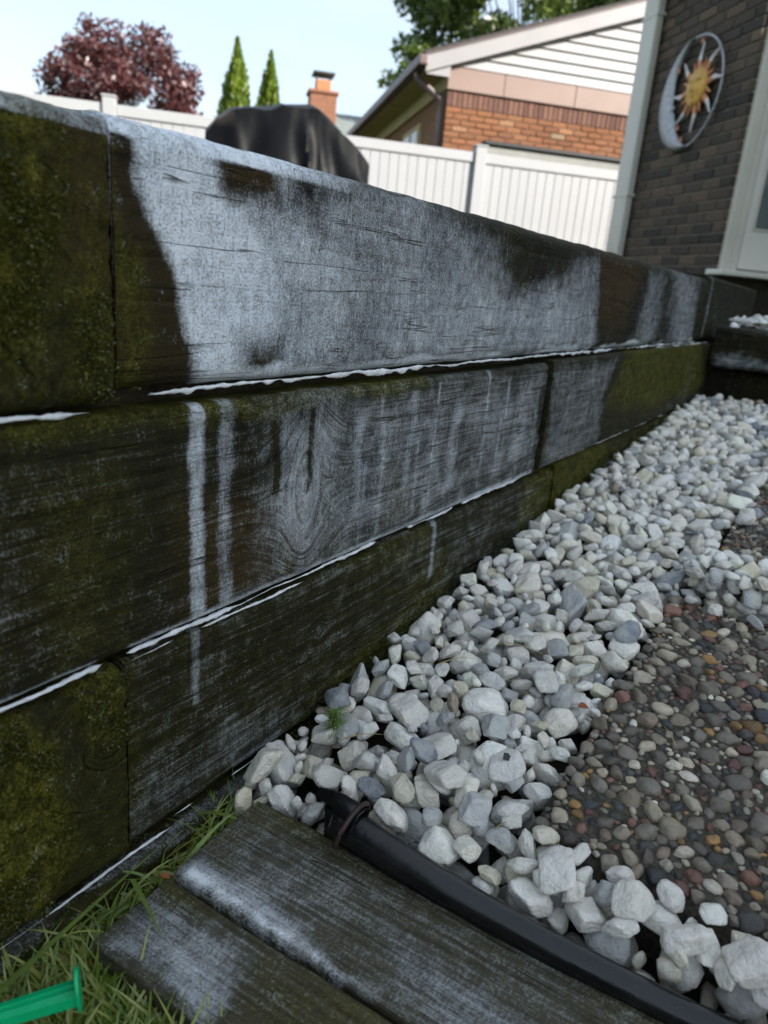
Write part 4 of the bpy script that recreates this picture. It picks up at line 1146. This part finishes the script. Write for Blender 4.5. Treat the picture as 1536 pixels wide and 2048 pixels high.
# conifer-like seedling
seed_r = empty('seedling', (-.300, .436, .028)); tag(seed_r, 'small bright green feathery seedling among the stones by the wall', 'seedling')
link('stem', tube_mesh('stem', [(0, 0, -.01), (.001, 0, .012), (.002, .001, .030)], [.0012, .001, .0007], 6), M_STRAW, seed_r)
V = []; F = []
for k in range(150):
    a = q.uniform(0, 6.28); h = q.uniform(.012, .032); blade_geo(V, F, (.001, 0, h), (math.cos(a), math.sin(a), q.uniform(-.1, 1.3)), q.uniform(.007, .016), .0007, q.uniform(0, .4), q, 3)
link('needles', pymesh('needles', V, F, True), M_SEED, seed_r)
# leaves
def leaf(name, label, p, L, w, rot, mat):
    V = []; F = []
    for i in range(9):
        t = i / 8; ww = w * math.sin(math.pi * min(1, t * .97 + .02)) ** .7
        z = .12 * L * math.sin(t * 2.6)
        V += [(t * L - L / 2, -ww / 2, z + ww * .15), (t * L - L / 2, 0, z), (t * L - L / 2, ww / 2, z + ww * .15)]
    for i in range(8):
        for j in range(2): b = i * 3 + j; F.append((b, b + 1, b + 4, b + 3))
    o = link(name, pymesh(name, V, F, True), mat); o.location = p; o.rotation_euler = rot; return o
tag(leaf('leaf', '', (-.100, .868, .112), .022, .013, (.5, .2, .4), M_LEAF), 'green oval leaf among stones between the two slabs', 'leaf')
tag(leaf('leaf', '', (-.150, .800, .095), .030, .008, (.3, .1, 2.6), M_LEAF), 'narrow green leaf in the gravel left of the oval leaf', 'leaf')
tag(leaf('leaf', '', (-.128, .560, .075), .012, .008, (.2, .3, 1.0), M_RUSTLEAF), 'rust-brown leaf scrap at the near slab edge', 'leaf')
tag(leaf('leaf', '', (-.306, .262, .018), .007, .004, (.3, .3, .6), M_RUSTLEAF), 'orange leaf scrap in the grass by the lower plank', 'leaf')

fo = link('bark_flake', prism_mesh('bark_flake', [(-.0028, -.003), (.0022, -.0034), (.003, .001), (.001, .0034), (-.0024, .0028)], 0, .0012, .0002), M_DARKTRIM)
fo.location = FLAKE; fo.rotation_euler = (.25, .1, .4); tag(fo, 'tiny black flake lying on the pale pointed stone', 'flake')
# ------------------------------------------------------------------ house grid: a along (S2,S2), b along (-S2,S2)
RZ = math.radians(45)      # local x = a, local y = b
def grid_empty(name): return empty(name, (0, 0, 0), RZ)
def gbox(name, a0, a1, b0, b1, z0, z1, mat, parent, bevel=0.0, seg=1):
    """box with its own origin at the centre, in grid coordinates"""
    me = box_mesh(name, -(a1 - a0) / 2, (a1 - a0) / 2, -(b1 - b0) / 2, (b1 - b0) / 2, -(z1 - z0) / 2, (z1 - z0) / 2, bevel, seg)
    o = link(name, me, mat, parent); c = Vector(((a0 + a1) / 2, (b0 + b1) / 2, (z0 + z1) / 2))
    o.location = c
    if parent is not None and parent.parent is not None: pass
    return o

# ---- own house: dark brick corner, door, added wing
house = grid_empty('brick_house'); tag(house, 'dark brown brick house corner with tan door', 'house')
WA = 3.120; WB0, WB1 = 4.45, 5.925
core = gbox('wall', WA + .010, WA + 7, WB0 + .010, WB1 - .008, .05, 2.72, M_MORTAR_D, house)
BL, BH, MJ = .194, .0577, .010
bm_str = box_mesh('brick', -.045, .045, -BL / 2, BL / 2, -BH / 2, BH / 2, .003)
bm_str.materials.append(M_DBRICK)
bm_half = box_mesh('brick', -.045, .045, -.045, .045, -BH / 2, BH / 2, .003); bm_half.materials.append(M_DBRICK)
zz = .52; row = 0
while zz < 2.69:
    bpos = WB0; first = True
    seq = []
    start_half = row % 2 == 0
    p = WB0 + (0 if start_half else 0)
    lens = ([.090] if start_half else []) + [BL] * 9
    for Lb in lens:
        if p + Lb > WB1 + .02: break
        seq.append((p, Lb)); p += Lb + MJ
    rem = WB1 - p
    if rem > .04: seq.append((p, rem))
    for (pb, Lb) in seq:
        me = bm_str if abs(Lb - BL) < .001 else (bm_half if abs(Lb - .09) < .001 else None)
        o = link('brick', me if me else box_mesh('brick', -.045, .045, -Lb / 2, Lb / 2, -BH / 2, BH / 2, .003), M_DBRICK, house)
        o.location = (WA + .045 - .003 + random.uniform(-.002, .002), pb + Lb / 2, zz); o.rotation_euler = (0, 0, random.uniform(-.006, .006))
    # return face on the door side: one brick deep before the casing
    if not start_half:
        pass
    zz += BH + MJ; row += 1
# door group
gbox('door_casing', WA + .035, WA + .125, WB0 - .03, WB0 + .02, .668, 2.70, M_TRIM, house, .006)
gbox('door_jamb', WA + .105, WA + .145, WB0 - .045, WB0 + .02, .668, 2.69, M_TRIM, house, .004)
door = gbox('door', WA + .150, WA + 1.02, WB0 - .040, WB0 - .004, .682, 2.66, M_DOOR, house, .003)
def sub(parent, name, a0, a1, b0, b1, z0, z1, mat, bevel=0.0):
    o = gbox(name, a0, a1, b0, b1, z0, z1, mat, parent, bevel); o.location = Vector(o.location) - Vector(parent.location); return o
sub(door, 'glass', WA + .212, WA + .92, WB0 - .046, WB0 - .041, .935, 2.56, M_GLASS)
sub(door, 'glazing_bead', WA + .198, WA + .211, WB0 - .050, WB0 - .041, .92, 2.58, M_TRIM, .002)
sub(door, 'glazing_bead', WA + .2115, WA + .93, WB0 - .050, WB0 - .041, .922, .934, M_TRIM, .002)
hd = link('handle', tube_mesh('handle', [(WA + .185, WB0 - .041, 1.50), (WA + .185, WB0 - .075, 1.51), (WA + .185, WB0 - .080, 1.54), (WA + .185, WB0 - .080, 1.72), (WA + .185, WB0 - .075, 1.75), (WA + .185, WB0 - .041, 1.76)], .011, 10), M_TRIM, door)
hd.location = -Vector(door.location)
gbox('door_sill', WA - .05, WA + 1.2, WB0 - .17, WB0 + .00, .630, .664, M_DOOR, house, .005)
gbox('foundation', WA + .02, WA + 6, WB0 - .05, WB0 + .005, .05, .628, M_SOIL, house)
# downspout
ds = gbox('downspout', WA - .075, WA - .012, 5.60, 5.80, .45, 2.718, M_DSPOUT, house, .018, 3)
for z in (2.42, 1.2): gbox('downspout_strap', WA - .078, WA - .006, 5.59, 5.81, z, z + .02, M_DSPOUT, house, .002)
# roof and an unseen wing added to shade the yard and bounce light
gbox('eave', WA - .22, WA + 7.2, WB0 - .28, WB1 + .12, 2.722, 2.80, M_TRIM, house)
M_BOUNCE_WING = plain('white_bounce_wing', (0.78, 0.77, 0.75), 0.5, 0.04, 3)
gbox('added_shade_wall', 4.8, 9.0, -2.4, WB0 - .31, .0, 2.95, M_BOUNCE_WING, house)
gbox('added_shade_roof', 4.65, 9.2, -2.4, WB0 - .31, 2.95, 3.05, M_SHINGLE, house)
gbox('added_shade_end_wall', 4.8, 9.0, -5.2, -2.41, .0, 3.75, M_BOUNCE_WING, house)
gbox('added_shade_end_roof', 4.65, 9.2, -5.3, -2.39, 3.75, 3.88, M_SHINGLE, house)

# ---- sun and moon wall ornament (plane a = const, faces -a)
orn = grid_empty('wall_ornament'); tag(orn, 'metal sun inside a silver crescent moon ring hung on the dark brick wall', 'wall ornament')
OC = Vector((WA - .035, 5.05, 1.80))
orn.location = Matrix.Rotation(RZ, 4, 'Z') @ OC
# local drawing plane: h to the right (=-b), v up, w out of wall (=-a)
MO = Matrix(((0, 0, -1, 0), (-1, 0, 0, 0), (0, 1, 0, 0), (0, 0, 0, 1)))
def opart(name, me, mat, parent=None):
    o = link(name, me, mat, parent or orn); o.matrix_local = MO if parent is None else Matrix.Identity(4); return o
RR = .345
ringp = [(RR * math.cos(a), RR * math.sin(a), 0) for a in np.linspace(-2.0, 1.9, 60)]
V = []; F = []
for i, p in enumerate(ringp):
    t = Vector((-p[1], p[0], 0)).normalized(); n_ = Vector((p[0], p[1], 0)).normalized()
    for k in range(8):
        a = 2 * math.pi * k / 8; V.append(Vector(p) + n_ * math.cos(a) * .009 + Vector((0, 0, 1)) * math.sin(a) * .006)
for i in range(len(ringp) - 1):
    for k in range(8): F.append((i * 8 + k, i * 8 + (k + 1) % 8, (i + 1) * 8 + (k + 1) % 8, (i + 1) * 8 + k))
opart('hoop', pymesh('hoop', V, F, True), M_SILVER)
# crescent: outer arc and inner arc with a face profile, domed across
nA = 70; V = []; F = []; A0, A1 = math.radians(97), math.radians(283)
for i in range(nA):
    t = i / (nA - 1); a = A0 + (A1 - A0) * t
    th = .172 * math.sin(math.pi * t ** 1.18) ** .85 + .012
    v_ = RR * math.sin(a)
    def bumpf(c, s, h): return h * math.exp(-((t - c) / s) ** 2)
    th += bumpf(.555, .013, .022) - bumpf(.60, .014, .012) + bumpf(.635, .010, .008) + bumpf(.67, .010, .009) - bumpf(.652, .006, .006) + bumpf(.735, .020, .016) - bumpf(.50, .02, .010)
    for j in range(7):
        s = j / 6; r0 = RR + .006 - th * s
        V.append((r0 * math.cos(a), r0 * math.sin(a), .004 + .020 * math.sin(math.pi * s)))
for i in range(nA - 1):
    for j in range(6): b = i * 7 + j; F.append((b, b + 7, b + 8, b + 1))
me = pymesh('crescent', V, F, True)
o = opart('crescent_moon', me, M_SILVER); sol = o.modifiers.new('solid', 'SOLIDIFY'); sol.thickness = .004
# sun
SC = (.092, .020)
def ray_mesh(L, w, wob, ph, tip):
    V = []; F = []; n = 14
    for i in range(n):
        t = i / (n - 1); ww = w * (1 - t) ** .75 + .0015; off = wob * math.sin(t * math.pi * 1.6 + ph) * t ** .7
        for j, s in enumerate((-1, 0, 1)): V.append((t * L, off + s * ww, .010 + (.008 if j == 1 else 0) * (1 - t)))
    k = len(V); V += [(x, y, z - .005) for x, y, z in V]
    for i in range(n - 1):
        for j in range(2): b = i * 3 + j; F.append((b, b + 3, b + 4, b + 1)); F.append((k + b, k + b + 1, k + b + 4, k + b + 3))
        F.append((i * 3, k + i * 3, k + i * 3 + 3, i * 3 + 3)); F.append((i * 3 + 2, i * 3 + 5, k + i * 3 + 5, k + i * 3 + 2))
    me = pymesh('ray', V, F, True)
    me.materials.append(M_COPPER); me.materials.append(M_RAYTIP)
    if tip:
        for p in me.polygons:
            if p.center.x > L * .36: p.material_index = 1
    return me
rl = ray_mesh(.178, .026, .016, .0, True); rs = ray_mesh(.080, .017, .008, .8, False)
for k in range(16):
    a = math.radians(90 + k * 22.5 + 6); o = link('ray', rl if k % 2 == 0 else rs, None, orn)
    o.matrix_local = MO @ Matrix.Translation((SC[0] + .098 * math.cos(a), SC[1] + .098 * math.sin(a), 0)) @ Matrix.Rotation(a, 4, 'Z')
V = [(SC[0], SC[1], .035)]; F = []; nr, na = 26, 56
def G(x, y, cx, cy, sx__, sy__, h): return h * math.exp(-((x - cx) / sx__) ** 2 - ((y - cy) / sy__) ** 2)
for i in range(1, nr + 1):
    for k in range(na):
        a = 2 * math.pi * k / na; r0 = i / nr; x = r0 * math.cos(a); y = r0 * math.sin(a)
        h = .012 + .024 * math.sqrt(max(0, 1 - r0 ** 2))
        h += G(x, y, 0, .02, .10, .30, .016) + G(x, y, 0, -.16, .17, .10, .010)
        for s in (-1, 1): h += -G(x, y, s * .36, .20, .20, .10, .009) + G(x, y, s * .36, .19, .13, .05, .009) + G(x, y, s * .36, .38, .24, .06, .008) + G(x, y, s * .45, -.20, .2, .2, .006)
        h += G(x, y, 0, -.40, .22, .05, .010) + G(x, y, 0, -.52, .17, .05, .010) - G(x, y, 0, -.46, .24, .025, .008) + G(x, y, 0, -.75, .16, .12, .008)
        V.append((SC[0] + .113 * x, SC[1] + .118 * y, h))
for k in range(na): F.append((0, 1 + k, 1 + (k + 1) % na))
for i in range(nr - 1):
    for k in range(na): F.append((1 + i * na + k, 1 + (i + 1) * na + k, 1 + (i + 1) * na + (k + 1) % na, 1 + i * na + (k + 1) % na))
opart('sun_face', pymesh('sun_face', V, F, True), M_GOLD)
star = []
for k in range(10):
    a = math.pi / 2 + k * math.pi / 5; r0 = .026 if k % 2 == 0 else .011; star.append((r0 * math.cos(a), r0 * math.sin(a)))
sm = prism_mesh('star', star, 0, .006, .001)
for (h, v) in ((.055, .305), (-.17, .175), (.01, -.285), (-.06, -.20)):
    o = link('star', sm, M_COPPER, orn); o.matrix_local = MO @ Matrix.Translation((h, v, .004)) @ Matrix.Rotation(.3, 4, 'Z')

# ---- white vinyl fence at b = 8.57
fence = grid_empty('vinyl_fence'); tag(fence, 'white vinyl privacy fence with flat posts behind the wall', 'fence')
FB = 8.57
posts = [-3.1, -1.13, .83, 2.785, 4.75]
for p in posts:
    po = gbox('post', p - .064, p + .064, FB - .075, FB + .053, .36, 1.925, M_VINYL, fence, .006)
    sub(po, 'post_cap', p - .072, p + .072, FB - .083, FB + .061, 1.926, 1.945, M_VINYL, .004)
for i in range(len(posts) - 1):
    a0, a1 = posts[i] + .066, posts[i + 1] - .066
    gbox('top_rail', a0, a1, FB - .045, FB + .015, 1.765, 1.868, M_VINYL, fence, .004)
    gbox('bottom_rail', a0, a1, FB - .045, FB + .015, .42, .54, M_VINYL, fence, .004)
    n = 17; w = (a1 - a0) / n
    pk = box_mesh('picket', -w / 2 + .0018, w / 2 - .0018, -.011, .011, -.6095, .6095, .0035); pk.materials.append(M_VINYL)
    for k in range(n):
        o = link('picket', pk, None, fence); o.location = (a0 + (k + .5) * w, FB - .016 + random.uniform(-.0015, .0015), 1.152); o.rotation_euler = (0, 0, random.uniform(-.010, .010))

# ---- neighbour's house: brick gable with white siding
nb = grid_empty('neighbour_house'); tag(nb, 'orange brick neighbour house with white siding gable and brown gutter', 'house')
NB = 9.60; NA = 2.63
gbox('wall', NA + .01, NA + 9.0, NB + .012, NB + .30, .3, 2.69, M_MORTAR_O, nb)
bo = box_mesh('brick', -.0955, .0955, -.045, .045, -BH / 2, BH / 2, .004); bo.materials.append(M_OBRICK)
bh = box_mesh('brick', -.0450, .0450, -.045, .045, -BH / 2, BH / 2, .004); bh.materials.append(M_OBRICK)
z = 2.515 - BH / 2; row = 0
while z > 1.70:
    p = NA
    seq = ([.09] if row % 2 else []) + [.191] * 15
    for Lb in seq:
        if p + Lb > 5.75: break
        o = link('brick', bo if Lb > .1 else bh, None, nb); o.location = (p + Lb / 2, NB + .045 + random.uniform(-.004, .003), z); p += Lb + .010
    z -= BH + .010; row += 1
so = box_mesh('soldier_brick', -BH / 2, BH / 2, -.045, .045, -.083, .083, .003); so.materials.append(M_SOLDIER)
p = NA
while p < 5.75:
    o = link('soldier_brick', so, None, nb); o.location = (p + BH / 2, NB + .045 + random.uniform(-.003, .003), 2.605); p += BH + .009
# taupe band in three lengths
for a0, a1 in ((NA - .02, 3.33), (3.335, 4.28), (4.285, 9.0)): gbox('fascia_band', a0, a1, NB - .03, NB + .02, 2.695, 2.945, M_FASCIA, nb, .004)
# siding courses clipped by the rake slope
sl = .352; ra0, rz0 = 2.30, 2.985                         # rake: z = rz0 + sl*(a-ra0)
gbox('gable_sheathing', NA, 9.0, NB + .02, NB + .3, 2.69, 2.95, M_SIDING, nb)
z = 2.945; k = 0
while z < 4.9:
    a0 = max(NA - .02, ra0 + (z + .04 - rz0) / sl + .10)
    V = [(a0, NB - .042, z), (9, NB - .042, z), (9, NB - .014, z + .111), (a0 + .111 / sl * .8, NB - .014, z + .111), (a0, NB + .0, z), (9, NB + .0, z), (9, NB + .0, z + .111), (a0 + .111 / sl * .8, NB + .0, z + .111)]
    F = [(0, 1, 2, 3), (4, 7, 6, 5), (0, 4, 5, 1), (3, 2, 6, 7), (0, 3, 7, 4), (1, 5, 6, 2)]
    link('siding_board', pymesh('siding_board', V, F), M_SIDING, nb); z += .115; k += 1
def sloped(name, a0, a1, b0, b1, up0, up1, mat):
    f_ = lambda a: rz0 + sl * (a - ra0)
    V = [(a0, b0, f_(a0) + up0), (a1, b0, f_(a1) + up0), (a1, b1, f_(a1) + up0), (a0, b1, f_(a0) + up0), (a0, b0, f_(a0) + up1), (a1, b0, f_(a1) + up1), (a1, b1, f_(a1) + up1), (a0, b1, f_(a0) + up1)]
    F = [(0, 3, 2, 1), (4, 5, 6, 7), (0, 1, 5, 4), (1, 2, 6, 5), (2, 3, 7, 6), (3, 0, 4, 7)]
    return link(name, pymesh(name, V, F), mat, nb)
sloped('rake_board', ra0, 7.2, NB - .14, NB - .115, -.17, .0, M_RAKE)
sloped('rake_soffit', ra0 + .02, 7.2, NB - .114, NB + .1, -.12, -.10, M_SIDING)
sloped('drip_edge', ra0 - .02, 7.2, NB - .155, NB + .1, .003, .020, M_GUTTER)
sloped('roof', ra0 - .03, 7.2, NB - .16, NB + 9.0, .0215, .055, M_SHINGLE)
V = [(7.2, NB - .16, rz0 + sl * (7.2 - ra0) + .05), (12, NB - .16, 3.1), (12, NB + 9, 3.1), (7.2, NB + 9, rz0 + sl * (7.2 - ra0) + .05)]
link('roof', pymesh('roof', V, [(0, 1, 2, 3)]), M_SHINGLE, nb)
# side wall, soffit, frieze, gutter, downspout, window
gbox('side_wall', NA + .015, NA + .30, NB + .31, NB + 9.0, .3, 2.80, M_SIDEBRICK, nb)
gbox('side_wall', NA + .015, NA + .28, NB + .055, NB + .309, .3, 2.69, M_SIDEBRICK, nb)
gbox('frieze_board', NA - .03, NA + .02, NB + .0, NB + 9.0, 2.70, 2.86, M_SOFFIT, nb)
gbox('soffit', ra0 + .02, NA - .032, NB - .10, NB + 9.0, 2.862, 2.885, M_SOFFIT, nb)
gbox('eave_return', ra0 + .02, NA - .02, NB - .108, NB - .10, 2.80, 2.99, M_RAKE, nb)
gu = gbox('gutter', ra0 - .10, ra0 + .018, NB - .17, NB + 8.9, 2.875, 2.985, M_GUTTER, nb, .02, 2)
dsp = [(ra0 - .03, NB + .16, 2.89), (ra0 - .03, NB + .16, 2.80), (NA - .05, NB + .10, 2.60), (NA - .05, NB + .10, 2.45), (NA - .05, NB + .10, .4)]
link('downspout', tube_mesh('downspout', dsp, .042, 8), M_GUTTER, nb)
wf = gbox('window', NA - .035, NA + .05, 10.75, 11.75, 1.60, 2.52, M_SOFFIT, nb, .006)
sub(wf, 'pane', NA - .042, NA - .036, 10.83, 11.67, 1.67, 2.44, M_WINDOW)
sub(wf, 'mullion', NA - .050, NA - .043, 11.22, 11.27, 1.67, 2.44, M_SOFFIT)

# low dark-edged canopy between the fence and the neighbour's wall
cn = grid_empty('canopy_frame'); tag(cn, 'low grey box with black edge trim behind the fence', 'canopy')
gbox('panel', 3.02, 5.4, 9.06, 9.10, .4, 2.05, M_GREYWALL, cn)
gbox('edge_trim', 2.98, 5.45, 9.02, 9.14, 2.052, 2.10, M_DARKTRIM, cn, .012)
gbox('corner_clip', 2.90, 3.01, 9.03, 9.12, 1.95, 2.06, M_DARKTRIM, cn, .02)

# ---- far house with chimney
fh = empty('far_house', (-14.14, 17.86, .28), RZ); tag(fh, 'distant roof with red brick chimney behind the grill cover', 'house')
gbox('wall', .38, 4.0, -.2, 6, 0, 3.6, M_SIDING, fh)
V = [(.45, -.5, 3.5), (4.6, -.5, 3.5), (4.6, 3, 5.1), (.45, 3, 5.1), (4.6, 6.5, 3.5), (.45, 6.5, 3.5)]
M_GREYROOF = plain('grey_green_roof', (0.16, 0.18, 0.17), 0.9, 0.15, 6)
link('roof', pymesh('roof', V, [(0, 1, 2, 3), (3, 2, 4, 5)]), M_GREYROOF, fh)

grid2 = fh
ch = gbox('chimney', -.37, .37, -.20, .40, 0, 4.92, M_CHIMBRICK, fh, .01)
sub(ch, 'crown', -.42, .42, -.25, .45, 4.921, 5.0, M_CHIMBRICK, .01)
sub(ch, 'flue', -.20, .20, -.10, .30, 5.001, 5.28, M_FLUE, .02)
for (a, b) in ((-.18, -.08), (.18, -.08), (-.18, .28), (.18, .28)): sub(ch, 'cap_leg', a - .012, a + .012, b - .012, b + .012, 5.281, 5.41, M_CAP)
sub(ch, 'cap', -.30, .30, -.20, .40, 5.411, 5.46, M_CAP, .01)

# ------------------------------------------------------------------ grill under a cover
gr = empty('covered_grill', (-4.02, 4.66, .385), RZ); tag(gr, 'barbecue grill under a black draped fabric cover', 'grill')
nS, nTt = 64, 54; V = []; F = []
def topz(x): return float(np.interp(x, [-.60, -.50, -.42, -.13, .163, .297, .438, .56, .60], [.99, 1.08, 1.15, 1.195, 1.235, 1.15, 1.03, .90, .84]))
def ridge(x, y, sd): return 1 - abs(2 * float(vn(np.array(x), np.array(y), sd)) - 1)
for i in range(nS):
    s = i / (nS - 1); x = -.60 + 1.18 * s; tz = topz(x)
    for j in range(nTt):
        t = j / (nTt - 1) * 2 - 1; a = abs(t); hw = .29; sg = 1 if t > 0 else 5
        if a < .36: y = hw * (a / .36) * .90; z = tz - .05 * (a / .36) ** 2; k = 0
        else: k = (a - .36) / .64; y = hw * (.90 + .16 * k); z = (tz - .05) * (1 - k) + .08 * k
        fd = .075 * ridge(s * 7 + .8 * k, k * 1.3 + sg, 3) * min(1, k * 3) + .05 * ridge(s * 13 - 1.5 * k, k * 2.5 + sg, 4) * min(1, k * 2.5) + .03 * ridge(s * 5 + t * 3, t * 4, 6)
        V.append((x + .05 * ridge(s * 4, t * 5, 8) * (1 if s > .85 else .3), math.copysign(y + fd - .05, t) if a > .03 else 0.0, z + .035 * (ridge(s * 8, t * 3.2, 9) - .5)))
for i in range(nS - 1):
    for j in range(nTt - 1): b = i * nTt + j; F.append((b, b + nTt, b + nTt + 1, b + 1))
for e in (0, nS - 1):
    c = len(V); base = [e * nTt + j for j in range(nTt)]
    V.append((V[e * nTt + nTt // 2][0] + (.03 if e else -.03), 0, .55))
    for j in range(nTt - 1): F.append((base[j], base[j + 1], c) if e == 0 else (base[j + 1], base[j], c))
def cover_material():
    m = NT('black_cover_fabric'); v = m.obj(); s = m.n('SeparateXYZ', v)
    n = m.noise(v, 5, 4, .6); n2 = m.noise(v, 160, 3, .6)
    brown_end = m.math('MULTIPLY', m.mr(m.math('ADD', s.outputs[0], m.math('MULTIPLY', n, .22)), -.26, -.36), m.mr(s.outputs[2], .98, 1.10))  # brown patch at the cover's upper left end
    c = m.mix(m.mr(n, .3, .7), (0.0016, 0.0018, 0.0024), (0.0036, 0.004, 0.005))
    c = m.mix(brown_end, c, (0.06, 0.045, 0.038))
    m.P(Base_Color=c, Roughness=.45, Specular_IOR_Level=.10); m.bump(n2, .0006)
    return m.m
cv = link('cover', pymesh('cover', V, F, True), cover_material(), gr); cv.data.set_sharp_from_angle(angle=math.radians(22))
for (x, y) in ((-.45, -.22), (-.45, .22), (.35, -.22), (.35, .22)): gbox('leg', x - .02, x + .02, y - .02, y + .02, 0, .5, M_DARKTRIM, gr)

# ------------------------------------------------------------------ trees
def leaf_cloud(name, mat, parent, centers, n, size, seed, aspect=.7):
    q = np.random.default_rng(seed); C = np.array([c[:3] for c in centers]); Rr = np.array([c[3] for c in centers]); w = Rr ** 2; w = w / w.sum()
    pick = q.choice(len(C), n, p=w); d = q.normal(size=(n, 3)); d /= np.linalg.norm(d, axis=1)[:, None]
    rad = Rr[pick] * (q.random(n) ** .42); P = C[pick] + d * rad[:, None] * np.array([1, 1, .82])
    t = q.normal(size=(n, 3)); t /= np.linalg.norm(t, axis=1)[:, None]; u = np.cross(t, d + q.normal(size=(n, 3)) * .6); u /= np.linalg.norm(u, axis=1)[:, None]
    s = size * q.uniform(.5, 1.25, n)[:, None]
    V = np.stack([P - t * s, P + u * s * aspect * .6, P + t * s, P - u * s * aspect * .6], 1).reshape(-1, 3)
    F = np.arange(n * 4).reshape(n, 4)
    return link(name, npmesh(name, V, F, False), mat, parent)
def trunk_and_limbs(root, h, r, tips, mat=M_BARK):
    link('trunk', tube_mesh('trunk', [(0, 0, 0), (.03, .02, h * .4), (0, .05, h)], [r, r * .8, r * .55], 9), mat, root)
    for (x, y, z, rr) in tips[::3]:
        link('limb', tube_mesh('limb', [(0, .03, h * .8), (x * .5, y * .5, h * .8 + (z - h * .8) * .62), (x, y, z)], [r * .28, r * .14, r * .05], 6), mat, root)
# purple maple
mp = empty('maple_tree', (-13.15, 10.45, .4)); tag(mp, 'round purple-leaved maple tree beyond the fence', 'tree')
q = np.random.default_rng(5); cl = []
for k in range(60):
    th = q.uniform(0, 6.28); ph = q.uniform(-.35, 1); rr = q.uniform(.55, 1.0)
    cl.append((1.72 * rr * math.cos(th) * math.sqrt(max(.05, 1 - ph * ph * .9)), 1.72 * rr * math.sin(th) * math.sqrt(max(.05, 1 - ph * ph * .9)), 2.75 + 1.50 * rr * ph, q.uniform(.24, .46)))
leaf_cloud('crown', M_MAPLE, mp, cl, 15000, .062, 6)
trunk_and_limbs(mp, 2.0, .11, cl)
# arborvitae
def arbor(loc, h, w, label, seed):
    root = empty('arborvitae', loc); tag(root, label, 'tree', 'columnar evergreens beyond the grill')
    q = np.random.default_rng(seed); n = 7000
    t = q.random(n) ** .8; ang = q.uniform(0, 6.28, n); prof = w * np.clip(1.12 - t, 0, 1) ** .55 * (0.9 + .16 * np.sin(ang * 3 + t * 9 + seed) + .1 * np.sin(ang * 7 - t * 20)) * np.minimum(1, t * 8 + .4)
    prof = prof * (1 - t ** 6)
    r0 = prof * q.uniform(.55, 1.03, n)
    P = np.stack([r0 * np.cos(ang), r0 * np.sin(ang), t * h], -1)
    up = np.stack([np.cos(ang) * .35, np.sin(ang) * .35, np.ones(n)], -1); up += q.normal(size=(n, 3)) * .25; up /= np.linalg.norm(up, axis=1)[:, None]
    sd_ = np.cross(up, q.normal(size=(n, 3))); sd_ /= np.linalg.norm(sd_, axis=1)[:, None]; s = q.uniform(.05, .13, n)[:, None]
    V = np.stack([P - up * s, P + sd_ * s * .45, P + up * s, P - sd_ * s * .45], 1).reshape(-1, 3)
    link('foliage', npmesh('foliage', V, np.arange(n * 4).reshape(n, 4), False), M_ARBOR, root)
    link('trunk', tube_mesh('trunk', [(0, 0, 0), (0, 0, h * .9)], [.09, .01], 7), M_BARK, root)
arbor((-17.6, 18.05, .4), 6.50, .98, 'taller left columnar arborvitae beyond the grill', 3)
arbor((-16.75, 18.6, .4), 6.22, .88, 'shorter right columnar arborvitae beyond the grill', 8)
# big green tree behind the neighbour's roof
bt = empty('shade_tree', (-10.9, 24.0, .4)); tag(bt, 'large green tree rising behind the neighbour roof', 'tree')
q = np.random.default_rng(15); cl = []
for k in range(90):
    th = q.uniform(0, 6.28); ph = q.uniform(-.75, 1); rr = q.uniform(.5, 1.0); sc = math.sqrt(max(.05, 1 - ph * ph))
    cl.append((4.1 * rr * math.cos(th) * sc, 4.1 * rr * math.sin(th) * sc, 9.0 + 3.3 * rr * ph, q.uniform(.45, 1.0)))
for k in range(10): cl.append((-2.9 + q.uniform(-.5, .4), -2.2 + q.uniform(-.6, .6), 6.2 + q.uniform(-.3, 1.2), q.uniform(.3, .55)))
leaf_cloud('crown', M_GREENL, bt, cl, 30000, .14, 16)
trunk_and_limbs(bt, 5.5, .16, cl)
# shrub in front of the added wing, seen mirrored in the door glass
sh = empty('shrub', (1.25, 5.1, .38)); tag(sh, 'green shrub by the added wing reflected in the door glass', 'shrub')
cl = [(q.uniform(-.4, .4), q.uniform(-.4, .4), q.uniform(.4, 2.2), q.uniform(.2, .35)) for k in range(24)]
leaf_cloud('foliage', M_GREENL, sh, cl, 3500, .05, 18)
link('stem', tube_mesh('stem', [(0, 0, 0), (0, 0, 1.6)], [.03, .01], 7), M_BARK, sh)
